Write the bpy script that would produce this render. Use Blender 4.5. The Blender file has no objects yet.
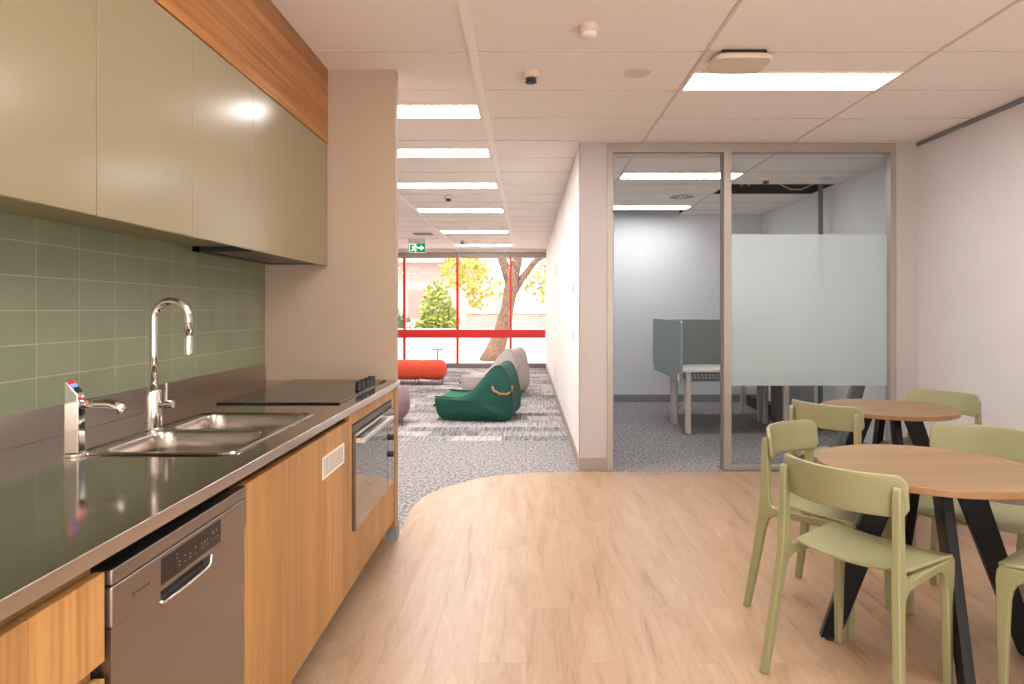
import bpy, bmesh, math, random
from mathutils import Vector, Matrix
random.seed(7)
SC = bpy.context.scene
COL = SC.collection
PI = math.pi
F, CX, CY, H = 662.0, 527.0, 310.0, 1.28
CEIL = 2.615

# ------------------------------------------------------------------ materials
def srgb(r, g, b):
    def f(c):
        c /= 255.0
        return c / 12.92 if c <= 0.04045 else ((c + 0.055) / 1.055) ** 2.4
    return (f(r), f(g), f(b), 1.0)

def new_mat(name):
    m = bpy.data.materials.new(name); m.use_nodes = True
    nt = m.node_tree
    for n in list(nt.nodes): nt.nodes.remove(n)
    out = nt.nodes.new('ShaderNodeOutputMaterial')
    return m, nt, out

def N(nt, t, **kw):
    n = nt.nodes.new(t)
    for k, v in kw.items():
        if k in n.inputs.keys(): n.inputs[k].default_value = v
        else: setattr(n, k, v)
    return n

def L(nt, a, ao, b, bi): nt.links.new(a.outputs[ao], b.inputs[bi])

def plain(name, col, rough=0.5, metal=0.0, noise=0.0, nscale=30.0, bump=0.0, spec=0.5):
    m, nt, out = new_mat(name)
    p = N(nt, 'ShaderNodeBsdfPrincipled', Roughness=rough, Metallic=metal)
    p.inputs['Specular IOR Level'].default_value = spec
    p.inputs['Base Color'].default_value = col
    tc = N(nt, 'ShaderNodeTexCoord')
    nz = N(nt, 'ShaderNodeTexNoise', Scale=nscale, Detail=4.0)
    L(nt, tc, 'Object', nz, 'Vector')
    if noise > 0:
        mx = N(nt, 'ShaderNodeMixRGB', blend_type='MULTIPLY'); mx.inputs['Fac'].default_value = noise
        mx.inputs['Color1'].default_value = col
        rp = N(nt, 'ShaderNodeValToRGB'); rp.color_ramp.elements[0].position = .3; rp.color_ramp.elements[1].position = .7
        L(nt, nz, 'Fac', rp, 'Fac'); L(nt, rp, 'Color', mx, 'Color2'); L(nt, mx, 'Color', p, 'Base Color')
    if bump > 0:
        b = N(nt, 'ShaderNodeBump', Strength=bump, Distance=0.004)
        L(nt, nz, 'Fac', b, 'Height'); L(nt, b, 'Normal', p, 'Normal')
    L(nt, p, 'BSDF', out, 'Surface')
    return m

def brushed(name, col, rough, scl=(3, 200, 200), amt=.12):
    m, nt, out = new_mat(name)
    p = N(nt, 'ShaderNodeBsdfPrincipled', Metallic=1.0); p.inputs['Base Color'].default_value = col
    tc = N(nt, 'ShaderNodeTexCoord'); mp = N(nt, 'ShaderNodeMapping', Scale=scl)
    nz = N(nt, 'ShaderNodeTexNoise', Scale=1.0, Detail=3.0)
    L(nt, tc, 'Object', mp, 'Vector'); L(nt, mp, 'Vector', nz, 'Vector')
    mr = N(nt, 'ShaderNodeMapRange'); mr.inputs['To Min'].default_value = rough - amt / 2; mr.inputs['To Max'].default_value = rough + amt / 2
    L(nt, nz, 'Fac', mr, 'Value'); L(nt, mr, 'Result', p, 'Roughness')
    b = N(nt, 'ShaderNodeBump', Strength=0.05, Distance=0.001); L(nt, nz, 'Fac', b, 'Height'); L(nt, b, 'Normal', p, 'Normal')
    L(nt, p, 'BSDF', out, 'Surface')
    return m

def wood(name, ca, cb, cc, across=60.0, along=2.0, axis='Z', strip=0.0, stripaxis='Y', rough=0.4, strip_amt=.25, spec=.4):
    """fine straight grain running along axis, optional veneer strips"""
    m, nt, out = new_mat(name)
    p = N(nt, 'ShaderNodeBsdfPrincipled', Roughness=rough); p.inputs['Specular IOR Level'].default_value = spec
    tc = N(nt, 'ShaderNodeTexCoord')
    s = {'X': (along, across, across), 'Y': (across, along, across), 'Z': (across, across, along)}[axis]
    mp = N(nt, 'ShaderNodeMapping', Scale=s)
    nz = N(nt, 'ShaderNodeTexNoise', Scale=1.0, Detail=6.0, Roughness=.65, Distortion=.3)
    L(nt, tc, 'Object', mp, 'Vector'); L(nt, mp, 'Vector', nz, 'Vector')
    rp = N(nt, 'ShaderNodeValToRGB')
    e = rp.color_ramp.elements
    e[0].position = .3; e[0].color = ca; e[1].position = .72; e[1].color = cc
    k = e.new(.5); k.color = cb
    L(nt, nz, 'Fac', rp, 'Fac')
    last = rp
    if strip > 0:
        sx = N(nt, 'ShaderNodeSeparateXYZ'); L(nt, tc, 'Object', sx, 'Vector')
        dv = N(nt, 'ShaderNodeMath', operation='DIVIDE'); dv.inputs[1].default_value = strip
        L(nt, sx, stripaxis, dv, 0)
        fl = N(nt, 'ShaderNodeMath', operation='FLOOR'); L(nt, dv, 'Value', fl, 0)
        wn = N(nt, 'ShaderNodeTexWhiteNoise', noise_dimensions='1D'); L(nt, fl, 'Value', wn, 'W')
        mr = N(nt, 'ShaderNodeMapRange'); mr.inputs['To Min'].default_value = 1 - strip_amt; mr.inputs['To Max'].default_value = 1.0 + strip_amt * .4
        L(nt, wn, 'Value', mr, 'Value')
        mu = N(nt, 'ShaderNodeVectorMath', operation='SCALE'); L(nt, rp, 'Color', mu, 0); L(nt, mr, 'Result', mu, 'Scale')
        L(nt, mu, 'Vector', p, 'Base Color')
    else:
        L(nt, rp, 'Color', p, 'Base Color')
    L(nt, p, 'BSDF', out, 'Surface')
    return m

def floor_mat():
    m, nt, out = new_mat('vinyl_oak_planks')
    p = N(nt, 'ShaderNodeBsdfPrincipled', Roughness=.38); p.inputs['Specular IOR Level'].default_value = .35
    tc = N(nt, 'ShaderNodeTexCoord')
    rot = N(nt, 'ShaderNodeMapping'); rot.inputs['Rotation'].default_value = (0, 0, PI / 2)
    L(nt, tc, 'Object', rot, 'Vector')
    br = N(nt, 'ShaderNodeTexBrick', Scale=1.0); br.offset = .37; br.offset_frequency = 2
    br.inputs['Color1'].default_value = (0.0, 0, 0, 1); br.inputs['Color2'].default_value = (1, 1, 1, 1); br.inputs['Mortar'].default_value = (.5, .5, .5, 1)
    br.inputs['Mortar Size'].default_value = .0012; br.inputs['Brick Width'].default_value = 1.2; br.inputs['Row Height'].default_value = .18
    L(nt, rot, 'Vector', br, 'Vector')
    # offset grain by plank
    sc_ = N(nt, 'ShaderNodeVectorMath', operation='SCALE'); sc_.inputs['Scale'].default_value = 7.0
    L(nt, br, 'Color', sc_, 0)
    ad = N(nt, 'ShaderNodeVectorMath', operation='ADD'); L(nt, tc, 'Object', ad, 0); L(nt, sc_, 'Vector', ad, 1)
    mp = N(nt, 'ShaderNodeMapping', Scale=(9.0, 1.1, 1.0)); L(nt, ad, 'Vector', mp, 'Vector')
    nz = N(nt, 'ShaderNodeTexNoise', Scale=1.0, Detail=5.0, Roughness=.55, Distortion=1.2); L(nt, mp, 'Vector', nz, 'Vector')
    # cathedral rings from the low-frequency noise
    mm = N(nt, 'ShaderNodeMath', operation='MULTIPLY'); mm.inputs[1].default_value = 55.0; L(nt, nz, 'Fac', mm, 0)
    sn = N(nt, 'ShaderNodeMath', operation='SINE'); L(nt, mm, 'Value', sn, 0)
    mp2 = N(nt, 'ShaderNodeMapping', Scale=(110.0, 4.0, 1.0)); L(nt, ad, 'Vector', mp2, 'Vector')
    nf = N(nt, 'ShaderNodeTexNoise', Scale=1.0, Detail=3.0); L(nt, mp2, 'Vector', nf, 'Vector')
    a1 = N(nt, 'ShaderNodeMath', operation='MULTIPLY_ADD'); a1.inputs[1].default_value = .07; L(nt, sn, 'Value', a1, 0); L(nt, nz, 'Fac', a1, 2)
    a2 = N(nt, 'ShaderNodeMath', operation='MULTIPLY_ADD'); a2.inputs[1].default_value = .35; L(nt, nf, 'Fac', a2, 0); L(nt, a1, 'Value', a2, 2)
    rp = N(nt, 'ShaderNodeValToRGB'); e = rp.color_ramp.elements
    e[0].position = .36; e[0].color = srgb(133, 102, 77); e[1].position = 1.0; e[1].color = srgb(171, 146, 121)
    k = e.new(.56); k.color = srgb(157, 126, 100)
    k = e.new(.72); k.color = srgb(162, 133, 107)
    L(nt, a2, 'Value', rp, 'Fac')
    mr = N(nt, 'ShaderNodeMapRange'); mr.inputs['To Min'].default_value = .965; mr.inputs['To Max'].default_value = 1.025
    L(nt, br, 'Color', mr, 'Value')
    mu = N(nt, 'ShaderNodeVectorMath', operation='SCALE'); L(nt, rp, 'Color', mu, 0); L(nt, mr, 'Result', mu, 'Scale')
    mx = N(nt, 'ShaderNodeMixRGB'); mx.inputs['Color2'].default_value = srgb(118, 88, 67)
    ms = N(nt, 'ShaderNodeMath', operation='MULTIPLY'); ms.inputs[1].default_value = .45; L(nt, br, 'Fac', ms, 0)
    L(nt, ms, 'Value', mx, 'Fac'); L(nt, mu, 'Vector', mx, 'Color1'); L(nt, mx, 'Color', p, 'Base Color')
    L(nt, p, 'BSDF', out, 'Surface')
    return m

def carpet_mat():
    m, nt, out = new_mat('grey_carpet_tiles')
    p = N(nt, 'ShaderNodeBsdfPrincipled', Roughness=.95); p.inputs['Specular IOR Level'].default_value = .1
    tc = N(nt, 'ShaderNodeTexCoord')
    br = N(nt, 'ShaderNodeTexBrick', Scale=1.0); br.offset = .5
    br.inputs['Color1'].default_value = (0, 0, 0, 1); br.inputs['Color2'].default_value = (1, 1, 1, 1); br.inputs['Mortar'].default_value = (.5, .5, .5, 1)
    br.inputs['Mortar Size'].default_value = 0.0; br.inputs['Brick Width'].default_value = .5; br.inputs['Row Height'].default_value = .25
    L(nt, tc, 'Object', br, 'Vector')
    # loop pile speckle
    mp = N(nt, 'ShaderNodeMapping', Scale=(46.0, 34.0, 1.0)); L(nt, tc, 'Object', mp, 'Vector')
    n1 = N(nt, 'ShaderNodeTexNoise', Scale=1.0, Detail=3.0, Roughness=.7); L(nt, mp, 'Vector', n1, 'Vector')
    n2 = N(nt, 'ShaderNodeTexNoise', Scale=22.0, Detail=4.0, Roughness=.6); L(nt, tc, 'Object', n2, 'Vector')
    # ribs
    mp3 = N(nt, 'ShaderNodeMapping', Scale=(46.0, 3.0, 1.0)); L(nt, tc, 'Object', mp3, 'Vector')
    n3 = N(nt, 'ShaderNodeTexNoise', Scale=1.0, Detail=1.0); L(nt, mp3, 'Vector', n3, 'Vector')
    # patterned zone: y > 6.5 in the lounge only
    sx = N(nt, 'ShaderNodeSeparateXYZ'); L(nt, tc, 'Object', sx, 'Vector')
    g1 = N(nt, 'ShaderNodeMath', operation='GREATER_THAN'); g1.inputs[1].default_value = 6.5; L(nt, sx, 'Y', g1, 0)
    g2 = N(nt, 'ShaderNodeMath', operation='LESS_THAN'); g2.inputs[1].default_value = .5; L(nt, sx, 'X', g2, 0)
    zn = N(nt, 'ShaderNodeMath', operation='MULTIPLY'); L(nt, g1, 'Value', zn, 0); L(nt, g2, 'Value', zn, 1)
    base = N(nt, 'ShaderNodeMath', operation='MULTIPLY_ADD'); base.inputs[1].default_value = 1.05; L(nt, n1, 'Fac', base, 0)
    b2 = N(nt, 'ShaderNodeMath', operation='MULTIPLY'); b2.inputs[1].default_value = .22; L(nt, n2, 'Fac', b2, 0); L(nt, b2, 'Value', base, 2)
    ts = N(nt, 'ShaderNodeMath', operation='SUBTRACT'); ts.inputs[1].default_value = .45; L(nt, br, 'Color', ts, 0)
    rb = N(nt, 'ShaderNodeMath', operation='SUBTRACT'); rb.inputs[1].default_value = .5; L(nt, n3, 'Fac', rb, 0)
    tr = N(nt, 'ShaderNodeMath', operation='MULTIPLY_ADD'); tr.inputs[1].default_value = .55; L(nt, ts, 'Value', tr, 0); L(nt, rb, 'Value', tr, 2)
    tz = N(nt, 'ShaderNodeMath', operation='MULTIPLY'); L(nt, tr, 'Value', tz, 0); L(nt, zn, 'Value', tz, 1)
    tm = N(nt, 'ShaderNodeMath', operation='MULTIPLY'); tm.inputs[1].default_value = .5; L(nt, tz, 'Value', tm, 0)
    sm = N(nt, 'ShaderNodeMath', operation='ADD'); L(nt, base, 'Value', sm, 0); L(nt, tm, 'Value', sm, 1)
    rp = N(nt, 'ShaderNodeValToRGB'); e = rp.color_ramp.elements
    e[0].position = .36; e[0].color = srgb(58, 60, 66); e[1].position = .88; e[1].color = srgb(190, 180, 175)
    k = e.new(.52); k.color = srgb(100, 101, 106); k = e.new(.66); k.color = srgb(144, 140, 140)
    L(nt, sm, 'Value', rp, 'Fac'); L(nt, rp, 'Color', p, 'Base Color')
    b = N(nt, 'ShaderNodeBump', Strength=.5, Distance=.004); L(nt, n1, 'Fac', b, 'Height'); L(nt, b, 'Normal', p, 'Normal')
    L(nt, p, 'BSDF', out, 'Surface')
    return m

def tile_mat():
    m, nt, out = new_mat('sage_glazed_tiles')
    p = N(nt, 'ShaderNodeBsdfPrincipled'); p.inputs['Specular IOR Level'].default_value = .5
    tc = N(nt, 'ShaderNodeTexCoord')
    sx = N(nt, 'ShaderNodeSeparateXYZ'); L(nt, tc, 'Object', sx, 'Vector')
    cb = N(nt, 'ShaderNodeCombineXYZ'); 
    ay = N(nt, 'ShaderNodeMath', operation='ADD'); ay.inputs[1].default_value = 10.0 * .1885 - 1.962; L(nt, sx, 'Y', ay, 0)
    az = N(nt, 'ShaderNodeMath', operation='ADD'); az.inputs[1].default_value = 1.0 - .9785; L(nt, sx, 'Z', az, 0)
    L(nt, ay, 'Value', cb, 'X'); L(nt, az, 'Value', cb, 'Y')
    br = N(nt, 'ShaderNodeTexBrick', Scale=1.0); br.offset = 0.0; br.squash = 1.0
    br.inputs['Color1'].default_value = srgb(124, 131, 106); br.inputs['Color2'].default_value = srgb(134, 139, 114)
    br.inputs['Mortar'].default_value = srgb(172, 166, 146)
    br.inputs['Mortar Size'].default_value = .0016; br.inputs['Mortar Smooth'].default_value = .2
    br.inputs['Brick Width'].default_value = .1885; br.inputs['Row Height'].default_value = .1
    L(nt, cb, 'Vector', br, 'Vector')
    nz = N(nt, 'ShaderNodeTexNoise', Scale=9.0, Detail=3.0); L(nt, tc, 'Object', nz, 'Vector')
    mr = N(nt, 'ShaderNodeMapRange'); mr.inputs['To Min'].default_value = .9; mr.inputs['To Max'].default_value = 1.1; L(nt, nz, 'Fac', mr, 'Value')
    mu = N(nt, 'ShaderNodeVectorMath', operation='SCALE'); L(nt, br, 'Color', mu, 0); L(nt, mr, 'Result', mu, 'Scale'); L(nt, mu, 'Vector', p, 'Base Color')
    ro = N(nt, 'ShaderNodeMapRange'); ro.inputs['To Min'].default_value = .3; ro.inputs['To Max'].default_value = .8; L(nt, br, 'Fac', ro, 'Value'); L(nt, ro, 'Result', p, 'Roughness')
    b = N(nt, 'ShaderNodeBump', Strength=.4, Distance=.002, invert=True); L(nt, br, 'Fac', b, 'Height'); L(nt, b, 'Normal', p, 'Normal')
    L(nt, p, 'BSDF', out, 'Surface')
    return m

def glass_mat(name, tint=(1, 1, 1, 1), refl=1.0):
    m, nt, out = new_mat(name)
    t = N(nt, 'ShaderNodeBsdfTransparent'); t.inputs['Color'].default_value = tint
    g = N(nt, 'ShaderNodeBsdfGlossy', Roughness=.0)
    fr = N(nt, 'ShaderNodeFresnel', IOR=1.45)
    mu = N(nt, 'ShaderNodeMath', operation='MULTIPLY'); mu.inputs[1].default_value = refl; L(nt, fr, 'Fac', mu, 0)
    mx = N(nt, 'ShaderNodeMixShader'); L(nt, mu, 'Value', mx, 0); L(nt, t, 'BSDF', mx, 1); L(nt, g, 'BSDF', mx, 2)
    L(nt, mx, 'Shader', out, 'Surface')
    return m

def frost_mat():
    m, nt, out = new_mat('frosted_film')
    t = N(nt, 'ShaderNodeBsdfTransparent'); t.inputs['Color'].default_value = (.9, .95, .93, 1)
    d = N(nt, 'ShaderNodeBsdfDiffuse'); d.inputs['Color'].default_value = (.80, .85, .83, 1)
    tl = N(nt, 'ShaderNodeBsdfTranslucent'); tl.inputs['Color'].default_value = (.88, .93, .91, 1)
    nz = N(nt, 'ShaderNodeTexNoise', Scale=2.0)
    mr = N(nt, 'ShaderNodeMapRange'); mr.inputs['To Min'].default_value = .16; mr.inputs['To Max'].default_value = .2; L(nt, nz, 'Fac', mr, 'Value')
    m1 = N(nt, 'ShaderNodeMixShader'); m1.inputs[0].default_value = .62; L(nt, d, 'BSDF', m1, 1); L(nt, tl, 'BSDF', m1, 2)
    m2 = N(nt, 'ShaderNodeMixShader'); L(nt, mr, 'Result', m2, 0); L(nt, m1, 'Shader', m2, 1); L(nt, t, 'BSDF', m2, 2)
    L(nt, m2, 'Shader', out, 'Surface')
    return m

def emit(name, col, s):
    m, nt, out = new_mat(name)
    e = N(nt, 'ShaderNodeEmission', Strength=s); e.inputs['Color'].default_value = col
    L(nt, e, 'Emission', out, 'Surface')
    return m

def brick_mat():
    m, nt, out = new_mat('pale_brick')
    p = N(nt, 'ShaderNodeBsdfPrincipled', Roughness=.9)
    tc = N(nt, 'ShaderNodeTexCoord')
    rot = N(nt, 'ShaderNodeMapping'); rot.inputs['Rotation'].default_value = (PI / 2, 0, 0); L(nt, tc, 'Object', rot, 'Vector')
    br = N(nt, 'ShaderNodeTexBrick', Scale=1.0)
    br.inputs['Color1'].default_value = srgb(160, 124, 112); br.inputs['Color2'].default_value = srgb(176, 142, 130); br.inputs['Mortar'].default_value = srgb(186, 170, 162)
    br.inputs['Brick Width'].default_value = .24; br.inputs['Row Height'].default_value = .086; br.inputs['Mortar Size'].default_value = .01
    L(nt, rot, 'Vector', br, 'Vector'); L(nt, br, 'Color', p, 'Base Color'); L(nt, p, 'BSDF', out, 'Surface')
    return m

M = {}
M['floor'] = floor_mat(); M['carpet'] = carpet_mat(); M['tile'] = tile_mat()
M['wall'] = plain('warm_white_paint', srgb(226, 219, 214), .85, noise=.04, nscale=3)
M['pier'] = plain('warm_beige_paint', srgb(180, 160, 140), .85, noise=.04, nscale=3)
M['nib'] = plain('wall_paint_shaded', srgb(184, 177, 174), .85, noise=.04, nscale=3)  # darker copy of the wall paint, shade of the end faces put into the colour
M['wall_r'] = plain('soft_white_paint', srgb(208, 203, 202), .85, noise=.04, nscale=3)
M['wall_cool'] = plain('cool_white_paint', srgb(206, 206, 208), .85, noise=.03, nscale=3)
M['ceil'] = plain('ceiling_tile', srgb(236, 226, 218), .95, noise=.06, nscale=220, bump=.08)
M['tbar'] = plain('t_bar', srgb(205, 188, 176), .6)
M['tbar_w'] = plain('t_bar_white', srgb(238, 230, 224), .5)
M['void'] = plain('ceiling_void', srgb(46, 42, 40), .9, noise=.3, nscale=8)
M['base'] = plain('taupe_skirting', srgb(158, 142, 132), .6)
M['base_g'] = plain('grey_skirting', srgb(128, 128, 134), .6)
M['alu'] = plain('beige_frame', srgb(164, 156, 148), .4, metal=.3)
M['sage'] = plain('sage_laminate', srgb(143, 131, 104), .213, noise=.02, nscale=2, spec=.7)
M['carcass'] = plain('olive_carcass', srgb(140, 132, 96), .5)
M['oak'] = wood('oak_laminate', srgb(152, 108, 60), srgb(172, 126, 74), srgb(186, 142, 90), 70, 1.6, 'Z', .105, 'Y', .42, .2)
M['oak_h'] = wood('oak_bulkhead', srgb(148, 95, 50), srgb(168, 112, 62), srgb(186, 132, 80), 45, 1.2, 'Y', .14, 'Z', .26, .22)
M['oak_t'] = wood('oak_table_top', srgb(122, 95, 66), srgb(142, 113, 82), srgb(158, 130, 98), 55, 1.8, 'X', .11, 'Y', .38, .14)
M['oak_e'] = wood('oak_edge', srgb(126, 92, 58), srgb(140, 104, 68), srgb(150, 114, 78), 20, 3, 'Z', 0, 'Y', .45)
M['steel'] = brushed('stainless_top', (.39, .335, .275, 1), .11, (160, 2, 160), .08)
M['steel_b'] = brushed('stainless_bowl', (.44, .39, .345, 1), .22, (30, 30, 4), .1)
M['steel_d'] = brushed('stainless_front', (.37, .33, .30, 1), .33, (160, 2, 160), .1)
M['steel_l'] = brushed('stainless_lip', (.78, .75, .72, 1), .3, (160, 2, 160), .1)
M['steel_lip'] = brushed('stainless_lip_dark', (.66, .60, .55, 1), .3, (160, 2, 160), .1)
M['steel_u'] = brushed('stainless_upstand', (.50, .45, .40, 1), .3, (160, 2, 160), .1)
M['chrome'] = plain('chrome', (.74, .72, .70, 1), .06, 1.0)
M['black_glass'] = plain('black_glass', (.006, .006, .006, 1), .06, spec=.45)
M['oven_glass'] = plain('mirror_black_glass', (.32, .31, .30, 1), .03, 1.0)
M['black'] = plain('black_plastic', (.012, .012, .012, 1), .4)
M['black_m'] = plain('black_powdercoat', (.002, .002, .0035, 1), .38, spec=.2)
M['dark'] = plain('dark_recess', (.02, .018, .016, 1), .7)
M['hood'] = plain('hood_grey', srgb(120, 112, 104), .4, metal=.5)
M['chair'] = plain('sage_polypropylene', srgb(139, 137, 101), .42, noise=.02, nscale=60)
M['white'] = plain('white_plastic', srgb(232, 222, 212), .45)
M['offwhite'] = plain('offwhite_plastic', srgb(214, 196, 180), .5)
M['grille'] = plain('grille_white', srgb(225, 214, 202), .45)
M['red'] = plain('red_paint', srgb(196, 24, 22), .4)
M['redfab'] = plain('red_wool', srgb(216, 78, 56), .9, noise=.12, nscale=90, bump=.2)
M['mauve'] = plain('mauve_wool', srgb(134, 108, 114), .9, noise=.15, nscale=90, bump=.2)
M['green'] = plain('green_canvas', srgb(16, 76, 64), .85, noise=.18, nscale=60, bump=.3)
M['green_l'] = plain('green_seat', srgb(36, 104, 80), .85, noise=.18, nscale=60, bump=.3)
M['grey_b'] = plain('grey_canvas', srgb(176, 168, 164), .9, noise=.12, nscale=60, bump=.3)
M['pipe_g'] = plain('dark_green_piping', srgb(12, 56, 44), .8)
M['pipe_w'] = plain('grey_piping', srgb(150, 142, 138), .8)
M['rope'] = plain('tan_rope', srgb(176, 126, 92), .9, noise=.4, nscale=120)
M['brass'] = plain('bronze_legs', srgb(150, 100, 70), .35, .8)
M['felt'] = plain('grey_green_felt', srgb(156, 168, 167), .95, noise=.12, nscale=160, bump=.2)
M['felt_d'] = plain('dark_felt', srgb(122, 128, 124), .95, noise=.2, nscale=160, bump=.2)
M['desk'] = plain('desk_white', srgb(220, 212, 208), .5)
M['deskleg'] = plain('desk_leg', srgb(196, 188, 184), .5)
M['grey_p'] = plain('grey_board', srgb(120, 122, 124), .6)
M['mesh'] = plain('wire_grey', srgb(120, 116, 112), .5, .5)
M['blind'] = plain('grey_blind', srgb(158, 146, 140), .8)
M['sill'] = plain('grey_sill', srgb(120, 108, 108), .7)
M['glass'] = glass_mat('clear_glass', (.93, .955, .945, 1), .8)
M['wglass'] = glass_mat('window_glass', (.97, .98, .97, 1), .5)
M['frost'] = frost_mat()
M['light'] = emit('panel_warm', (1.0, .96, .92, 1), 17)
M['light_l'] = emit('panel_lounge', (1.0, .965, .94, 1), 29)
M['light_c'] = emit('panel_cool', (.98, .985, 1.0, 1), 14)
M['sign_g'] = emit('sign_green', srgb(0, 150, 82), .8)
M['sign_w'] = emit('sign_white', (1, 1, 1, 1), 1.4)
M['led_r'] = emit('led_red', (1, .02, .02, 1), 2.0)
M['led_b'] = emit('led_blue', (.1, .2, 1, 1), 2.0)
M['print'] = plain('grey_print', srgb(112, 102, 92), .5)
M['logo'] = plain('dark_print', srgb(60, 48, 42), .5)
M['wire'] = plain('white_wire', srgb(205, 205, 205), .5)
M['concrete'] = plain('pale_concrete', srgb(226, 220, 214), .9, noise=.1, nscale=2)
M['brick'] = brick_mat()
M['render'] = plain('pale_pink_render', srgb(176, 150, 144), .9, noise=.1, nscale=1)
M['bark'] = plain('bark', srgb(128, 98, 82), .95, noise=.5, nscale=14, bump=.8)
M['leaf_y'] = plain('yellow_green_leaf', srgb(190, 180, 70), .6, noise=.4, nscale=3)
M['leaf_g'] = plain('green_leaf', srgb(160, 172, 84), .6, noise=.4, nscale=3)
M['leaf_d'] = plain('dark_green_leaf', srgb(96, 112, 88), .6, noise=.4, nscale=3)

# ------------------------------------------------------------------ geometry helpers
def BM(): return bmesh.new()

def box(bm, x0, x1, y0, y1, z0, z1):
    r = bmesh.ops.create_cube(bm, size=1.0)
    for v in r['verts']:
        v.co = Vector(((x0 + x1) / 2 + v.co.x * (x1 - x0), (y0 + y1) / 2 + v.co.y * (y1 - y0), (z0 + z1) / 2 + v.co.z * (z1 - z0)))
    return r['verts']

def quad(bm, a, b, c, d):
    return bm.faces.new([bm.verts.new(p) for p in (a, b, c, d)])

def prism(bm, poly, fn0, fn1):
    """extrude polygon: fn0/fn1 map a 2D point to 3D on each end"""
    a = [bm.verts.new(fn0(p)) for p in poly]; b = [bm.verts.new(fn1(p)) for p in poly]
    n = len(poly)
    bm.faces.new(a); bm.faces.new(list(reversed(b)))
    for i in range(n): bm.faces.new((a[i], b[i], b[(i + 1) % n], a[(i + 1) % n]))

def frame_axes(t):
    t = t.normalized()
    u = Vector((0, 0, 1)) if abs(t.z) < .9 else Vector((1, 0, 0))
    a = t.cross(u).normalized(); return a, a.cross(t).normalized()

def tube(bm, pts, rad, seg=12, cap=True):
    pts = [Vector(p) for p in pts]; rads = rad if isinstance(rad, (list, tuple)) else [rad] * len(pts)
    rings = []; a = None
    for i, p in enumerate(pts):
        t = (pts[min(i + 1, len(pts) - 1)] - pts[max(i - 1, 0)]).normalized()
        if a is None: a, b = frame_axes(t)
        else:
            a = (a - t * a.dot(t)).normalized(); b = a.cross(t).normalized()
        rings.append([bm.verts.new(p + (a * math.cos(2 * PI * k / seg) + b * math.sin(2 * PI * k / seg)) * rads[i]) for k in range(seg)])
    for r0, r1 in zip(rings, rings[1:]):
        for k in range(seg): bm.faces.new((r0[k], r0[(k + 1) % seg], r1[(k + 1) % seg], r1[k]))
    if cap: bm.faces.new(list(reversed(rings[0]))); bm.faces.new(rings[-1])

def lathe(bm, c, prof, seg=32, axis='Z'):
    """prof: (radius, height) list, closed with caps"""
    c = Vector(c); rings = []
    for r, h in prof:
        ring = []
        for k in range(seg):
            x, y = r * math.cos(2 * PI * k / seg), r * math.sin(2 * PI * k / seg)
            p = {'Z': Vector((x, y, h)), 'X': Vector((h, x, y)), 'Y': Vector((x, h, y))}[axis]
            ring.append(bm.verts.new(c + p))
        rings.append(ring)
    for r0, r1 in zip(rings, rings[1:]):
        for k in range(seg): bm.faces.new((r0[k], r0[(k + 1) % seg], r1[(k + 1) % seg], r1[k]))
    bm.faces.new(list(reversed(rings[0]))); bm.faces.new(rings[-1])

def wloc(o):
    v = Vector((0, 0, 0))
    while o is not None:
        v += o.location; o = o.parent
    return v

def obj(name, bm, mat, parent=None, bevel=0.0, smooth=False, seg=2, local=False, sub=0, solid=0.0):
    if parent is not None and not local:
        off = wloc(parent)
        for v in bm.verts: v.co -= off
    bmesh.ops.recalc_face_normals(bm, faces=bm.faces)
    me = bpy.data.meshes.new(name); bm.to_mesh(me); bm.free()
    me.materials.append(mat)
    o = bpy.data.objects.new(name, me); COL.objects.link(o)
    o.parent = parent
    if smooth:
        for p in me.polygons: p.use_smooth = True
    if solid:
        md = o.modifiers.new('solid', 'SOLIDIFY'); md.thickness = solid; md.offset = 0
    if bevel > 0:
        md = o.modifiers.new('bevel', 'BEVEL'); md.width = bevel; md.segments = seg; md.limit_method = 'ANGLE'; md.angle_limit = math.radians(40)
        for p in me.polygons: p.use_smooth = True
        wn = o.modifiers.new('wn', 'WEIGHTED_NORMAL'); wn.keep_sharp = True
    if sub:
        md = o.modifiers.new('sub', 'SUBSURF'); md.levels = sub; md.render_levels = sub
    return o

def tag(o, label, cat, group=None, kind=None):
    o['label'] = label; o['category'] = cat
    if group: o['group'] = group
    if kind: o['kind'] = kind
    return o

def thing(name, label, cat, loc=(0, 0, 0), group=None, rotz=0.0):
    o = bpy.data.objects.new(name, None); COL.objects.link(o)
    o.location = loc; o.rotation_euler = (0, 0, rotz); o.empty_display_size = .1
    return tag(o, label, cat, group)

def struct(name, bm, mat, parent=None, **kw):
    o = obj(name, bm, mat, parent, **kw)
    if parent is None: o['kind'] = 'structure'
    return o

def bx(name, mat, dims, parent=None, **kw):
    bm = BM(); box(bm, *dims); return obj(name, bm, mat, parent, **kw)

# ------------------------------------------------------------------ the room
XP = -.730            # pier face and vinyl edge
YK = 3.675             # pier front
YG = 5.29              # glass partition
YW = 14.65             # window wall
XL, XR = .4235, 3.12   # lounge wall, dining wall
XMR, YM = 3.27, 9.25   # meeting room right and back walls
XB = -1.46             # splashback wall
XF = -6.2              # far left of the lounge
YB = -2.6              # behind the camera

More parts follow.
